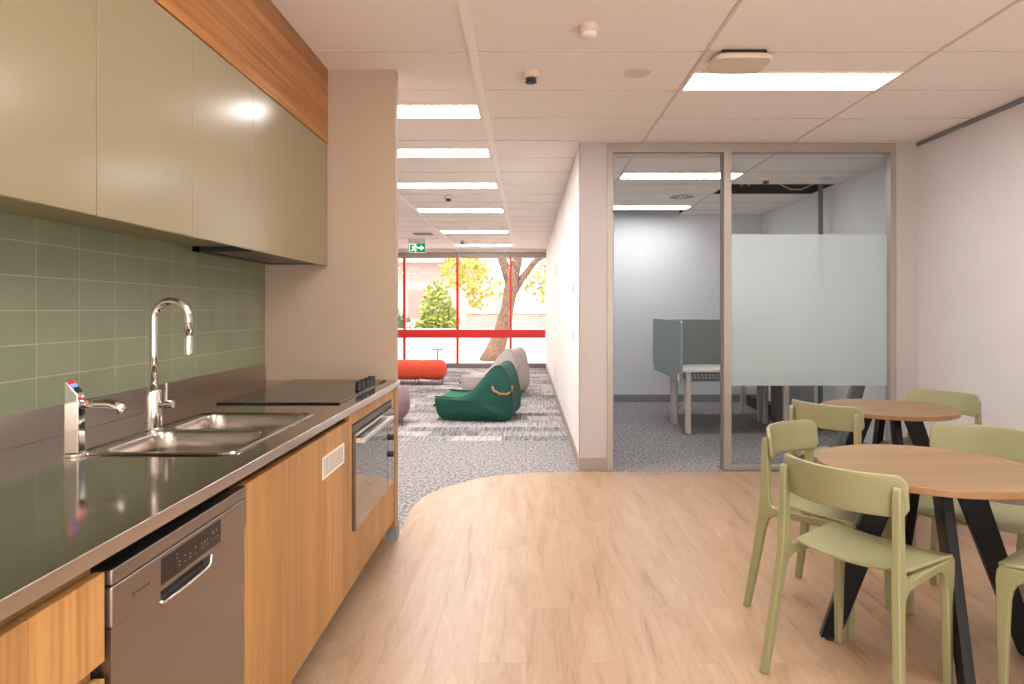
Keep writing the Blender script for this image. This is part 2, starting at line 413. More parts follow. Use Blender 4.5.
bm = BM(); quad(bm, (XF - .3, 3.6, -.003), (3.4, 3.6, -.003), (3.4, YW + .1, -.003), (XF - .3, YW + .1, -.003))
o = struct('floor_carpet', bm, M['carpet']); 
poly = [(XB, YB), (3.2, YB), (3.2, 5.24), (.30, 5.235), (.017, 5.21)]
for px, py in ((497.6, 475.6), (478, 478.6), (458.6, 483.4), (443, 488), (431, 493), (422, 498), (415.6, 503.5), (409.5, 511), (406, 518), (402.5, 528)):
    Y = H * F / (py - CY); poly.append(((px - CX) * Y / F, Y))
poly += [(-.742, 3.80), (XB, 3.80)]
bm = BM(); bm.faces.new([bm.verts.new((x, y, .0)) for x, y in poly])
struct('floor', bm, M['floor'])

# ceiling tiles on the 1.2 x 0.6 grid, two tiles missing in the meeting room
bm = BM(); bmv = BM()
gx = [XF - .2] + [-.28 + 1.2 * k for k in range(-4, 3)] + [3.4]
gy = [YB] + [3.41 + .6 * k for k in range(-9, 19)] + [YW + .1]
gy = [g for i, g in enumerate(gy)]
def opening(xc, yc):
    return (2.12 < xc < 3.3 and 7.0 < yc < 7.62) or (.92 < xc < 2.12 and 8.80 < yc < 9.42)
for x0, x1 in zip(gx, gx[1:]):
    for y0, y1 in zip(gy, gy[1:]):
        if opening((x0 + x1) / 2, (y0 + y1) / 2): continue
        quad(bm, (x0, y0, CEIL), (x1, y0, CEIL), (x1, y1, CEIL), (x0, y1, CEIL))
bmesh.ops.remove_doubles(bm, verts=bm.verts, dist=1e-4)
struct('ceiling', bm, M['ceil'])
bm = BM()
for (x0, x1, y0, y1) in ((2.10, 3.3, 6.99, 7.63), (.90, 2.14, 8.79, 9.44)):
    box(bm, x0, x1, y0, y1, CEIL + .62, CEIL + .64)
    for s in ((x0, x0 + .01, y0, y1), (x1 - .01, x1, y0, y1), (x0, x1, y0, y0 + .01), (x0, x1, y1 - .01, y1)):
        box(bm, *s, CEIL + .001, CEIL + .63)
    box(bm, x0, x1, (y0 + y1) / 2 - .05, (y0 + y1) / 2 + .05, CEIL + .28, CEIL + .38)
struct('ceiling_void', bm, M['void'])
bm = BM()
for x in gx[1:-1]:
    w = .019 if abs(x + .28) < .01 else .009
    if w < .015: box(bm, x - w, x + w, YB, YW, CEIL - .004, CEIL + .001)
for y in gy[1:-1]: box(bm, XF, 3.27, y - .0055, y + .0055, CEIL - .003, CEIL + .001)
struct('ceiling_grid', bm, M['tbar'])
bm = BM(); box(bm, -.28 - .021, -.28 + .021, YB, YW, CEIL - .012, CEIL + .001); box(bm, -1.48 - .014, -1.48 + .014, YK + .2, YW, CEIL - .009, CEIL + .001)
struct('ceiling_runner', bm, M['tbar_w'])

bx_s = lambda name, mat, d, **kw: struct(name, (lambda b: (box(b, *d), b)[1])(BM()), mat, **kw)
bx_s('wall_left', M['wall'], (XB - .12, XB, YB, YK + .01, 0, CEIL))
bx_s('wall_pier', M['pier'], (XF, XP, YK, YK + .07, 0, CEIL))
bx_s('wall_right', M['wall_r'], (XR, XR + .2, YB, YG, 0, CEIL))
bx_s('wall_back', M['wall'], (XB - .12, XR + .2, YB - .1, YB, 0, CEIL))
bx_s('wall_lounge', M['wall'], (XL, XL + .13, YG, YW, 0, CEIL))
bx_s('wall_nib_left', M['nib'], (XL, .639, YG - .002, YG + .10, 0, CEIL))
bx_s('wall_nib_right', M['nib'], (2.945, XMR + .1, YG - .002, YG + .10, 0, CEIL))
bx_s('wall_meeting_right', M['wall_cool'], (XMR, XMR + .1, YG + .10, YM + .1, 0, CEIL))
bx_s('wall_meeting_back', M['wall_cool'], (XL + .13, XMR + .1, YM, YM + .1, 0, CEIL + .64))
bx_s('wall_meeting_left', M['wall_cool'], (XL + .13, XL + .14, YG + .1, YM, 0, CEIL))
bx_s('wall_far_left', M['wall'], (XF - .1, XF, YK, YW, 0, CEIL))
# skirtings
bx_s('baseboard_nib_left', M['base'], (XL - .008, .639, YG - .012, YG, 0, .098))
bx_s('baseboard_nib_right', M['base'], (2.945, XR, YG - .012, YG, 0, .098))
bx_s('baseboard_lounge', M['base'], (XL - .01, XL, YG, YW, 0, .098))
bx_s('baseboard_right', M['base'], (XR - .01, XR, YB, YG - .012, 0, .098))
bx_s('baseboard_pier', M['base_g'], (XP - .05, XP + .006, YK - .006, YK + .076, 0, .098))
bx_s('baseboard_meeting', M['base_g'], (XL + .14, XMR, YM - .012, YM, 0, .10))
bx_s('trim_1', M['grey_p'], (XR - .02, XR, YB, YG - .02, CEIL - .03, CEIL - .005))
bx_s('trim_2', M['nib'], (XL - .003, XL + .02, YG - .006, YG + .01, .098, CEIL))
# timber bulkhead over the cupboards, tiled splashback
bx_s('trim_3', M['oak_h'], (XB, -1.105, .2, YK, 2.202, CEIL))
bx_s('trim_4', M['tile'], (XB - .002, XB + .006, YB, YK, .985, 1.552))

# window wall -------------------------------------------------------
bx_s('wall_window_head', M['wall'], (XF, XL, YW - .15, YW + .12, 2.546, CEIL))
bx_s('wall_window_sill', M['sill'], (XF, XL, YW - .04, YW + .12, 0, .10))
mx = [-1.538 + 1.1765 * k for k in range(-4, 2)]
w = thing('window_1', '', 'window'); 
del w['category']; del w['label']; w['kind'] = 'structure'
for x in mx:
    wd = .026
    bx('mullion', M['red'], (x - wd, x + wd, YW - .03, YW + .06, .10, 2.50), w, bevel=.004)
bx('transom', M['red'], (XF, XL - .01, YW - .05, YW + .05, .665, .845), w, bevel=.006)
bx('window_head', M['sill'], (XF, XL - .01, YW - .05, YW + .05, 2.50, 2.546), w)
edges = [XF] + mx + [XL]
for x0, x1 in zip(edges, edges[1:]):
    bm = BM(); quad(bm, (x0, YW + .02, .10), (x1, YW + .02, .10), (x1, YW + .02, 2.56), (x0, YW + .02, 2.56)); obj('pane', bm, M['wglass'], w)
for k, (x0, x1) in enumerate(zip(edges[2:], edges[3:])):
    t = tag(bx('roller_blind', M['blind'], (x0 + .002, x1 - .002, YW - .13, YW - .055, 2.42, 2.544), bevel=.02),
        ['grey roller blind rolled up, in the bay hidden left of the red mullions', 'grey rolled-up roller blind above the leftmost visible window bay',
         'grey rolled-up roller blind above the window bay behind the exit sign', 'grey rolled-up roller blind above the window bay with yellow leaves',
         'grey rolled-up roller blind above the window bay beside the white lounge wall'][min(k, 4)], 'blind', 'roller blinds over the red window')
# glass partition ---------------------------------------------------
X0, X1, XM = .639, 2.945, 1.606
w = thing('window_2', '', 'window'); del w['category']; del w['label']; w['kind'] = 'structure'
Y0, Y1 = YG - .012, YG + .07
bx('head', M['alu'], (X0, X1, Y0, Y1, CEIL - .075, CEIL - .002), w, bevel=.003)
bx('jamb', M['alu'], (X0, X0 + .05, Y0, Y1, 0, CEIL - .07), w, bevel=.003)
bx('jamb', M['alu'], (X1 - .045, X1, Y0, Y1, 0, CEIL - .07), w, bevel=.003)
bx('mullion', M['alu'], (XM - .035, XM + .025, Y0, Y1, 0, CEIL - .07), w, bevel=.003)
bx('seal', M['sill'], (XM - .045, XM - .035, Y0 + .03, Y1 - .01, 0, CEIL - .07), w)
bx('seal', M['sill'], (X0 + .05, X0 + .056, Y0 + .03, Y1 - .01, 0, CEIL - .07), w)
bx('bottom_rail', M['alu'], (XM + .02, X1 - .04, Y0, Y1, 0, .035), w, bevel=.003)
bx('door_stop', M['alu'], (X0 + .05, XM - .05, Y1 - .02, Y1, CEIL - .095, CEIL - .07), w)
bm = BM(); quad(bm, (XM + .02, YG + .03, .03), (X1 - .04, YG + .03, .03), (X1 - .04, YG + .03, CEIL - .07), (XM + .02, YG + .03, CEIL - .07)); obj('pane', bm, M['glass'], w)
bm = BM(); quad(bm, (XM + .03, YG + .034, .672), (X1 - .05, YG + .034, .672), (X1 - .05, YG + .034, 1.888), (XM + .03, YG + .034, 1.888)); obj('frosted_film', bm, M['frost'], w)
for z in (2.18, .22): bx('hinge', M['steel_l'], (X0 + .044, X0 + .054, YG + .01, YG + .03, z - .05, z + .05), w, bevel=.002)
bx('strike_plate', M['steel_l'], (X0 + .046, X0 + .053, YG + .0, YG + .03, 1.22, 1.33), w, bevel=.002)

# ------------------------------------------------------------------ ceiling lights
def light(x0, x1, y0, y1, mat, label, group):
    t = thing('ceiling_light', label, 'light', ((x0 + x1) / 2, (y0 + y1) / 2, CEIL), group)
    bm = BM(); r = .012
    box(bm, x0, x1, y0, y0 + r, CEIL - .008, CEIL); box(bm, x0, x1, y1 - r, y1, CEIL - .008, CEIL)
    box(bm, x0, x0 + r, y0 + r, y1 - r, CEIL - .008, CEIL); box(bm, x1 - r, x1, y0 + r, y1 - r, CEIL - .008, CEIL)
    obj('frame', bm, M['white'], t)
    bx('diffuser', mat, (x0 + r, x1 - r, y0 + r, y1 - r, CEIL - .0055, CEIL - .001), t)
    return t
G1, G2, G3 = 'slim ceiling panels over the kitchen and dining', 'slim ceiling panels in a row along the lounge', 'slim ceiling panels in the meeting room'
light(.93, 2.11, 3.705, 4.005, M['light'], 'bright slim ceiling panel light above the dining tables', G1)
light(.93, 2.11, 1.3, 1.6, M['light'], 'added slim ceiling fill light overhead, out of frame above the near dining table', G1)  # unseen panels here and behind the camera, added for extra light
light(.93, 2.11, -1.1, -.8, M['light'], 'added slim ceiling fill light behind the viewpoint', G1)
light(-.26, .90, 2.0, 2.3, M['light'], 'added slim ceiling fill light overhead in the kitchen walkway, out of frame', G1)  # unseen walkway panels, added to brighten the kitchen side
light(-.26, .90, .1, .4, M['light'], 'added slim ceiling fill light right above the viewpoint', G1)
light(-.26, .90, -1.7, -1.4, M['light'], 'added slim ceiling fill light over the walkway behind the viewpoint', G1)
names = ['lounge ceiling panel light nearest the kitchen, largest of the row', 'second lounge ceiling panel light from the kitchen', 'third lounge ceiling panel light from the kitchen',
         'fourth lounge ceiling panel light from the kitchen', 'fifth lounge ceiling panel light from the kitchen', 'lounge ceiling panel light nearest the red window']
for nm, (ya, yb) in zip(names, ((104.3, 117.5), (148.3, 157), (182.6, 188.2), (208.8, 212), (230.6, 232.6), (244.4, 245.6))):
    y0, y1 = (H * 0 + 882) / (CY - ya), 882 / (CY - yb)
    c = (y0 + y1) / 2
    light(-1.46, -.315, c - .15, c + .15, M['light_l'], nm, G2)
for c in (5.4, 8.4, 11.5):
    light(-4.6, -3.4, c - .15, c + .15, M['light_l'], 'lounge ceiling panel hidden left of the pier', G2)
light(.93, 2.11, 6.42, 6.71, M['light_c'], 'cool white ceiling panel light just inside the meeting room', G3)
light(.93, 2.11, 8.46, 8.76, M['light_c'], 'cool white ceiling panel light at the back of the meeting room', G3)

# small ceiling fittings
def disc(name, label, cat, x, y, r, h, mat, group=None, prof=None):
    bm = BM(); lathe(bm, (x, y, CEIL), prof or [(r, 0), (r, -h * .6), (r * .85, -h), (r * .4, -h)], 32)
    return tag(obj(name, bm, mat, None, smooth=False, bevel=.001), label, cat, group)
t = thing('motion_sensor', 'round beige ceiling motion sensor nearest the camera', 'sensor', (.292, 3.11, CEIL))
bm = BM(); lathe(bm, (.292, 3.11, CEIL), [(.047, 0), (.048, -.03), (.045, -.034)], 32); obj('base', bm, M['offwhite'], t, bevel=.002)
bm = BM(); lathe(bm, (.292, 3.11, CEIL), [(.04, -.03), (.036, -.045), (.022, -.054), (.006, -.056)], 32); obj('lens', bm, M['white'], t, smooth=True)
def smoke(x, y, label, r=.05):
    t = thing('smoke_detector', label, 'smoke detector', (x, y, CEIL), 'smoke detectors on the ceilings')
    bm = BM(); lathe(bm, (x, y, CEIL), [(r, 0), (r, -.022), (r * .86, -.034)], 32); obj('base', bm, M['offwhite'], t, bevel=.002)
    bm = BM(); lathe(bm, (x, y, CEIL), [(r * .6, -.034), (r * .5, -.053)], 12)
    obj('cage', bm, M['black'], t)
    bm = BM(); lathe(bm, (x, y, CEIL), [(r * .66, -.052), (r * .66, -.058), (r * .4, -.062)], 24); obj('cap', bm, M['black'], t)
    return t
smoke(.022, 3.72, 'smoke detector with dark base on the kitchen ceiling near the speaker')
smoke(-.92, 7.75, 'smoke detector between lounge ceiling lights')
smoke(2.41, 6.68, 'smoke detector on the meeting room ceiling seen through glass')
smoke(-1.25, 12.75, 'small smoke detector near the far end of the lounge ceiling', .055)
disc('ceiling_speaker', 'flat round speaker grille on the kitchen ceiling', 'speaker', .62, 3.72, .076, .008, M['offwhite'], 'flat round ceiling discs')
disc('ceiling_speaker', 'flat round disc on the lounge ceiling beside the nearest light', 'speaker', -.885, 4.87, .068, .012, M['white'], 'flat round ceiling discs')
disc('ceiling_speaker', 'flat round disc on the meeting room ceiling near right wall', 'speaker', 3.03, 6.70, .075, .01, M['wall_cool'], 'flat round ceiling discs')
disc('ceiling_speaker', 'flat round disc on the ceiling close to the window blinds', 'speaker', -.98, 12.8, .07, .012, M['offwhite'], 'flat round ceiling discs')
tag(bx('ceiling_vent', M['sill'], (-1.98, -1.66, 11.45, 11.75, CEIL - .012, CEIL), bevel=.003), 'small dark vent on the far lounge ceiling above the exit sign', 'vent')
# access point hung below the ceiling
t = thing('wireless_access_point', 'pale rounded access point hanging below the ceiling beside the dining light', 'access point', (1.115, 3.47, CEIL))
bm = BM(); pts = []
for k in range(24):
    a = 2 * PI * k / 24; c, s = math.cos(a), math.sin(a)
    pts.append((1.115 + .155 * math.copysign(abs(c) ** .45, c), 3.49 + .125 * math.copysign(abs(s) ** .45, s)))
prism(bm, pts, lambda p: Vector((p[0], p[1], CEIL - .052)), lambda p: Vector((p[0], p[1], CEIL - .022)))
obj('body', bm, M['offwhite'], t, bevel=.01, seg=3)
bm = BM(); box(bm, 1.0, 1.23, 3.39, 3.58, CEIL - .024, CEIL); obj('bracket', bm, M['black'], t)
# air diffuser in the meeting room
t = thing('air_diffuser', 'round swirl air diffuser in a white meeting room ceiling plate', 'air vent', (1.8, 7.78, CEIL))
bx('plate', M['white'], (1.5, 2.1, 7.63, 7.93, CEIL - .004, CEIL), t)
bm = BM(); lathe(bm, (1.82, 7.78, CEIL), [(.15, -.002), (.15, -.008), (.02, -.008)], 32); obj('face', bm, M['offwhite'], t)
bm = BM()
for k in range(14):
    a = 2 * PI * k / 14; c, s = math.cos(a), math.sin(a); c2, s2 = math.cos(a + .28), math.sin(a + .28)
    bm.faces.new([bm.verts.new((1.82 + r * cc, 7.78 + r * ss, CEIL - .0095)) for r, cc, ss in ((.06, c, s), (.138, c, s), (.138, c2, s2), (.06, c2, s2))])
obj('slots', bm, M['black'], t)
# loose wires and power pole at the missing tile
bm = BM(); tube(bm, [(2.6 + .12 * k, 7.1 + .02 * k, CEIL + .10 - .14 * math.sin(PI * k / 5)) for k in range(6)], .005, 6)
tag(obj('loose_cable', bm, M['wire']), 'thin white cable looping below the missing meeting room ceiling tile', 'cable')
bm = BM(); tube(bm, [(2.28, 7.12, CEIL + .12), (2.3, 7.1, CEIL - .01), (2.36, 7.1, CEIL + .06), (2.38, 7.1, CEIL - .01), (2.4, 7.1, CEIL + .12)], .005, 6)
tag(obj('loose_cable', bm, M['wire']), 'short kinked cable at the left end of the missing ceiling tile', 'cable')
tag(bx('power_pole', M['mesh'], (3.11, 3.15, 7.04, 7.08, -.003, CEIL + .15), bevel=.004), 'grey power pole rising to the missing meeting room tile', 'pole')

# exit sign
t = thing('exit_sign', 'green and white running man exit sign hanging before the window', 'exit sign', (-2.08, 12.5, CEIL))
xs0, xs1, zs0, zs1, ys = -2.235, -1.925, 2.372, 2.535, 12.5
bx('housing', M['white'], (xs0 - .01, xs1 + .01, ys, ys + .05, zs0 - .012, CEIL), t, bevel=.004)
bx('panel', M['sign_g'], (xs0, xs1, ys - .006, ys, zs0, zs1), t)
def flat(name, poly, mat, y, parent):
    bm = BM(); bm.faces.new([bm.verts.new((p[0], y, p[1])) for p in poly]); return obj(name, bm, mat, parent)
sx = lambda u: xs0 + (xs1 - xs0) * u
sz = lambda v: zs0 + (zs1 - zs0) * v
bm = BM()
man = [[(.27, .74), (.33, .74), (.35, .82), (.30, .88), (.25, .82)], [(.2, .42), (.27, .38), (.35, .66), (.28, .72)],
       [(.28, .72), (.2, .62), (.15, .66), (.14, .6), (.2, .54), (.3, .64)], [(.33, .66), (.42, .56), (.44, .61), (.35, .72)],
       [(.2, .44), (.26, .38), (.2, .24), (.11, .2), (.1, .27), (.16, .3)], [(.25, .44), (.3, .42), (.36, .3), (.36, .12), (.31, .12), (.31, .28)]]
for pg in man: bm.faces.new([bm.verts.new((sx(.04 + u * 1.12), ys - .008, sz(v * 1.12 - .08))) for u, v in pg])
obj('running_figure', bm, M['sign_w'], t)
bm = BM()
for q in ((.05, .05, .075, .95), (.05, .90, .46, .95), (.435, .05, .46, .95)): bm.faces.new([bm.verts.new((sx(a), ys - .007, sz(b))) for a, b in ((q[0], q[1]), (q[2], q[1]), (q[2], q[3]), (q[0], q[3]))])
obj('doorway', bm, M['sign_w'], t)
flat('arrow', [(sx(u), sz(v)) for u, v in ((.56, .42), (.74, .42), (.74, .2), (.94, .5), (.74, .8), (.74, .58), (.56, .58))], M['sign_w'], ys - .007, t)

# wall plates on the lounge wall
def plate(name, y, z, hh, ww, label, cat):
    t = thing(name, label, cat, (XL, y, z), 'white plates on the lounge wall')
    bx('plate', M['white'], (XL - .010, XL, y - ww / 2, y + ww / 2, z - hh / 2, z + hh / 2), t, bevel=.003)
    bx('rocker', M['base'], (XL - .014, XL - .01, y - ww * .2, y + ww * .2, z - hh * .3, z + hh * .3), t)
plate('light_switch', 5.93, 1.468, .125, .2, 'light switch plate on the white lounge wall, upper and nearer one', 'switch')
plate('wall_controller', 5.98, 1.05, .10, .15, 'small control plate on the white lounge wall below the switch', 'switch')
plate('wall_sensor', 9.05, 1.83, .16, .12, 'small beige plate higher and further along the lounge wall', 'sensor')

# ------------------------------------------------------------------ kitchen
# upper cupboards
ZU0, ZU1, XU = 1.522, 2.196, -1.105
segs = [(.725, 1.213, 'sage green wall cupboard at the left edge of the photo, mostly out of frame'), (1.213, 1.70, 'sage green wall cupboard, leftmost fully visible door over the hot water tap'),
        (1.70, 2.187, 'sage green wall cupboard second from the left, above the tall mixer tap'), (2.187, 3.668, 'wide sage green wall cupboard over the rangehood, next to the pier')]
for i, (y0, y1, lab) in enumerate(segs):
    t = thing('wall_cupboard', lab, 'cupboard', ((XB + XU) / 2, (y0 + y1) / 2, 1.552), 'sage green wall cupboards')
    bx('carcass', M['carcass'], (XB + .008, XU - .022, y0, y1, 1.552, 2.194), t)
    if i == 3:
        for a, b in ((y0, 2.672), (2.672, y1)): bx('door', M['sage'], (XU - .02, XU, a + .0012, b - (.0012 if b > 3 else .0002), ZU0, ZU1), t, bevel=.0012)
    else:
        bx('door', M['sage'], (XU - .02, XU, y0 + .0015, y1 - .0015, ZU0, ZU1), t, bevel=.0012)
t = thing('rangehood', 'dark grey slide-out rangehood under the wall cupboards above the cooktop', 'rangehood', (-1.3, 3.2, 1.53))
bm = BM(); hx0, hx1, hy0, hy1 = -1.425, -1.135, 2.82, 3.655
box(bm, hx0, hx1, hy0, hy0 + .03, 1.53, 1.551); box(bm, hx0, hx1, hy1 - .03, hy1, 1.53, 1.551); box(bm, hx0, hx0 + .03, hy0, hy1, 1.53, 1.551); box(bm, hx1 - .03, hx1, hy0, hy1, 1.53, 1.551)
obj('housing', bm, M['black'], t)
for a, b in ((2.86, 3.23), (3.245, 3.62)): bx('filter', M['hood'], (hx0 + .03, hx1 - .03, a, b, 1.534, 1.545), t)

# worktop with a hole for the sink
ZT = .891; TH = .028; XE = -.705
sx0, sx1, sy0, sy1 = -1.225, -.785, 1.772, 2.485
t = thing('worktop', 'long brushed stainless steel worktop with low upstand and square front lip', 'worktop', (-1.08, 1.5, ZT))
bm = BM()
hx = (sx0 + .012, sx1 - .012, sy0 + .012, sy1 - .012)
xs = [XB + .004, hx[0], hx[1], XE]; ysn = [-.8, hx[2], hx[3], YK - .003]
for i in range(3):
    for j in range(3):
        if i == 1 and j == 1: continue
        quad(bm, (xs[i], ysn[j], ZT), (xs[i + 1], ysn[j], ZT), (xs[i + 1], ysn[j + 1], ZT), (xs[i], ysn[j + 1], ZT))
        quad(bm, (xs[i], ysn[j], ZT - .004), (xs[i + 1], ysn[j], ZT - .004), (xs[i + 1], ysn[j + 1], ZT - .004), (xs[i], ysn[j + 1], ZT - .004))
bmesh.ops.remove_doubles(bm, verts=bm.verts, dist=1e-5)
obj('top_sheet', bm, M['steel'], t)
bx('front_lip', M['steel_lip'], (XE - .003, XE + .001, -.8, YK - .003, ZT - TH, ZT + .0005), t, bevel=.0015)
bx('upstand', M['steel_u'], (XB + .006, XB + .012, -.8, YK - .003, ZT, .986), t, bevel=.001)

# sink
t = thing('double_sink', 'double bowl stainless steel sink set into the worktop', 'sink', ((sx0 + sx1) / 2, (sy0 + sy1) / 2, ZT))
def rrect(x0, x1, y0, y1, r, n=6):
    out = []
    for cx_, cy_, a0 in ((x1 - r, y1 - r, 0), (x0 + r, y1 - r, PI / 2), (x0 + r, y0 + r, PI), (x1 - r, y0 + r, 1.5 * PI)):
        for k in range(n + 1):
            a = a0 + PI / 2 * k / n; out.append((cx_ + r * math.cos(a), cy_ + r * math.sin(a)))
    return out
b1 = (sx0 + .055, sx1 - .035, sy0 + .03, 2.115); b2 = (sx0 + .055, sx1 - .035, 2.15, sy1 - .03)
def loop(bm, pts, z): return [bm.verts.new((x, y, z)) for x, y in pts]
def bridge(bm, a, b):
    n = len(a)
    for i in range(n): bm.faces.new((a[i], a[(i + 1) % n], b[(i + 1) % n], b[i]))
bm = BM()
# rim: raised edge bead plus deck with two holes
o1 = loop(bm, rrect(sx0, sx1, sy0, sy1, .042), ZT + .001); o2 = loop(bm, rrect(sx0 + .004, sx1 - .004, sy0 + .004, sy1 - .004, .040), ZT + .006)
o3 = loop(bm, rrect(sx0 + .014, sx1 - .014, sy0 + .014, sy1 - .014, .036), ZT + .006); o4 = loop(bm, rrect(sx0 + .02, sx1 - .02, sy0 + .02, sy1 - .02, .033), ZT + .002)
bridge(bm, o1, o2); bridge(bm, o2, o3); bridge(bm, o3, o4)
h1 = loop(bm, rrect(*b1, .055), ZT + .002); h2 = loop(bm, rrect(*b2, .055), ZT + .002)
es = [bm.edges.get((l[i], l[(i + 1) % len(l)])) or bm.edges.new((l[i], l[(i + 1) % len(l)])) for l in (o4, h1, h2) for i in range(len(l))]
bmesh.ops.triangle_fill(bm, use_beauty=True, use_dissolve=False, edges=es)
# remove fills inside the holes
kill = []
for f in bm.faces:
    c = f.calc_center_median()
    if len(f.verts) == 3:
        for b in (b1, b2):
            if all(abs(v.co.z - ZT - .002) < 1e-6 for v in f.verts) and all((v in h1) or (v in h2) for v in f.verts) and b[0] < c.x < b[1] and b[2] < c.y < b[3]: kill.append(f)
bmesh.ops.delete(bm, geom=list(set(kill)), context='FACES_ONLY')
obj('rim', bm, M['steel_b'], t)
for b in (b1, b2):
    bm = BM(); prev = None; r = .055
    for ins, z in ((0, .002), (.004, -.006), (.008, -.05), (.014, -.13), (.03, -.155), (.06, -.162), (.12, -.166)):
        x0, x1, y0, y1 = b[0] + ins, b[1] - ins, b[2] + ins, b[3] - ins
        rr = min(r, (x1 - x0) / 2.1, (y1 - y0) / 2.1)
        cur = loop(bm, rrect(x0, x1, y0, y1, rr), ZT + z)
        if prev: bridge(bm, prev, cur)
        prev = cur
    bm.faces.new(prev)
    bo = obj('bowl', bm, M['steel_b'], t, smooth=True)
    bm = BM(); lathe(bm, ((b[0] + b[1]) / 2, (b[2] + b[3]) / 2, ZT - .166), [(.04, 0), (.04, .003), (.028, .003)], 24); obj('drain', bm, M['chrome'], bo)

# hot water tap
t = thing('instant_hot_water_tap', 'square chrome hot water tap with red and blue lit buttons by near sink corner', 'tap', (-1.222, 1.765, ZT + .0))
tx, ty = -1.204, 1.762
bm = BM(); lathe(bm, (tx, ty, ZT), [(.028, 0), (.028, .008), (.02, .009)], 24); obj('base', bm, M['chrome'], t, bevel=.001)
bm = BM(); pr = [(-.019, .009), (.019, .009), (.019, .150), (.017, .165), (-.014, .200), (-.019, .203)]
prism(bm, pr, lambda p: Vector((tx + p[0], ty - .015, ZT + p[1])), lambda p: Vector((tx + p[0], ty + .015, ZT + p[1])))
obj('body', bm, M['chrome'], t, bevel=.004, seg=3)
sp = BM(); tube(sp, [(tx + .015, ty, ZT + .138), (tx + .06, ty, ZT + .139), (tx + .095, ty, ZT + .139), (tx + .118, ty, ZT + .130), (tx + .128, ty, ZT + .118)], [.011, .011, .012, .014, .012], 16); obj('spout', sp, M['chrome'], t, smooth=True)
dsl = Vector((.031, 0, -.035)).normalized(); nsl = Vector((.035, 0, .031)).normalized()
def slab(name, mat, u0, u1):
    bm = BM(); o0 = Vector((tx - .0145, ty, ZT + .2005)) + nsl * .0006
    pts = [o0 + dsl * u + Vector((0, s, 0)) + nsl * h for h in (0, .003) for u, s in ((u0, -.010), (u1, -.010), (u1, .010), (u0, .010))]
    vs = [bm.verts.new(p) for p in pts]
    for f in ((0, 1, 2, 3), (7, 6, 5, 4), (0, 1, 5, 4), (1, 2, 6, 5), (2, 3, 7, 6), (3, 0, 4, 7)): bm.faces.new([vs[i] for i in f])
    return obj(name, bm, mat, t)
slab('red_button', M['led_r'], .004, .011); slab('blue_button', M['led_b'], .014, .022); slab('touch_panel', M['black'], .025, .042)
bx('safety_light', M['led_r'], (tx + .019, tx + .0205, ty - .013, ty - .003, ZT + .150, ZT + .159), t)

# gooseneck mixer
t = thing('mixer_tap', 'tall chrome gooseneck mixer tap with side lever behind the sink', 'tap', (-1.214, 2.146, ZT))
gx_, gy_ = -1.198, 2.125
bm = BM(); lathe(bm, (gx_, gy_, ZT), [(.029, 0), (.029, .01), (.024, .012), (.024, .128), (.02, .134), (.014, .136)], 32); obj('body', bm, M['chrome'], t, bevel=.001)
bm = BM(); R = .0555; zc = ZT + .362
pts = [(gx_, gy_, ZT + .13), (gx_, gy_, ZT + .25), (gx_, gy_, zc)] + [(gx_ + R - R * math.cos(a), gy_, zc + R * math.sin(a)) for a in [PI * k / 16 for k in range(1, 16)]] + [(gx_ + 2 * R, gy_, zc), (gx_ + 2 * R + .001, gy_, ZT + .30)]
tube(bm, pts, .0118, 20); obj('spout', bm, M['chrome'], t, smooth=True)
bm = BM(); lathe(bm, (gx_ + 2 * R + .001, gy_, ZT + .245), [(.011, 0), (.0135, .002), (.0135, .058), (.012, .062)], 24); obj('aerator', bm, M['chrome'], t, bevel=.001)
bm = BM(); tube(bm, [(gx_ + .02, gy_ , ZT + .085), (gx_ + .062, gy_ , ZT + .087)], .0125, 16); lv = obj('lever_hub', bm, M['chrome'], t)
bm = BM(); tube(bm, [(gx_ + .04, gy_, ZT + .09), (gx_ + .04, gy_, ZT + .155)], .005, 12); obj('lever', bm, M['chrome'], lv)

# cooktop
t = thing('cooktop', 'black ceramic glass cooktop with a row of black knobs along the front', 'cooktop', (-1.03, 3.19, ZT))
bx('glass', M['black_glass'], (-1.285, -.776, 2.735, 3.64, ZT + .0005, ZT + .007), t, bevel=.0015)
for k in range(4):
    y = 3.17 + .083 * k
    bm = BM(); lathe(bm, (-.803, y, ZT + .007), [(.021, 0), (.019, .004), (.018, .034), (.016, .037)], 24); kn = obj('knob', bm, M['black'], t, bevel=.001)
    bx('pointer', M['black'], (-.821, -.785, y - .004, y + .004, ZT + .042, ZT + .048), kn)

# base units
XD = -.722; TK = .14
def base_body(x0, y0, y1, z1, parent): bx('carcass', M['oak'], (XB + .02, x0, y0, y1, TK, z1), parent)
t = thing('drawer_unit', 'oak drawer unit at the bottom left corner before the dishwasher', 'drawer unit', (-1.08, .75, 0))
bx('carcass', M['oak_e'], (XB + .02, XD - .022, .30, 1.128, .14, .858), t)
bx('plinth', M['dark'], (XB + .02, XD - .11, .30, 1.128, 0, .14), t)
for z0, z1 in ((.680, .832), (.40, .650), (.145, .37)): bx('drawer', M['oak'], (XD - .02, XD, .305, 1.132, z0, z1), t, bevel=.001)
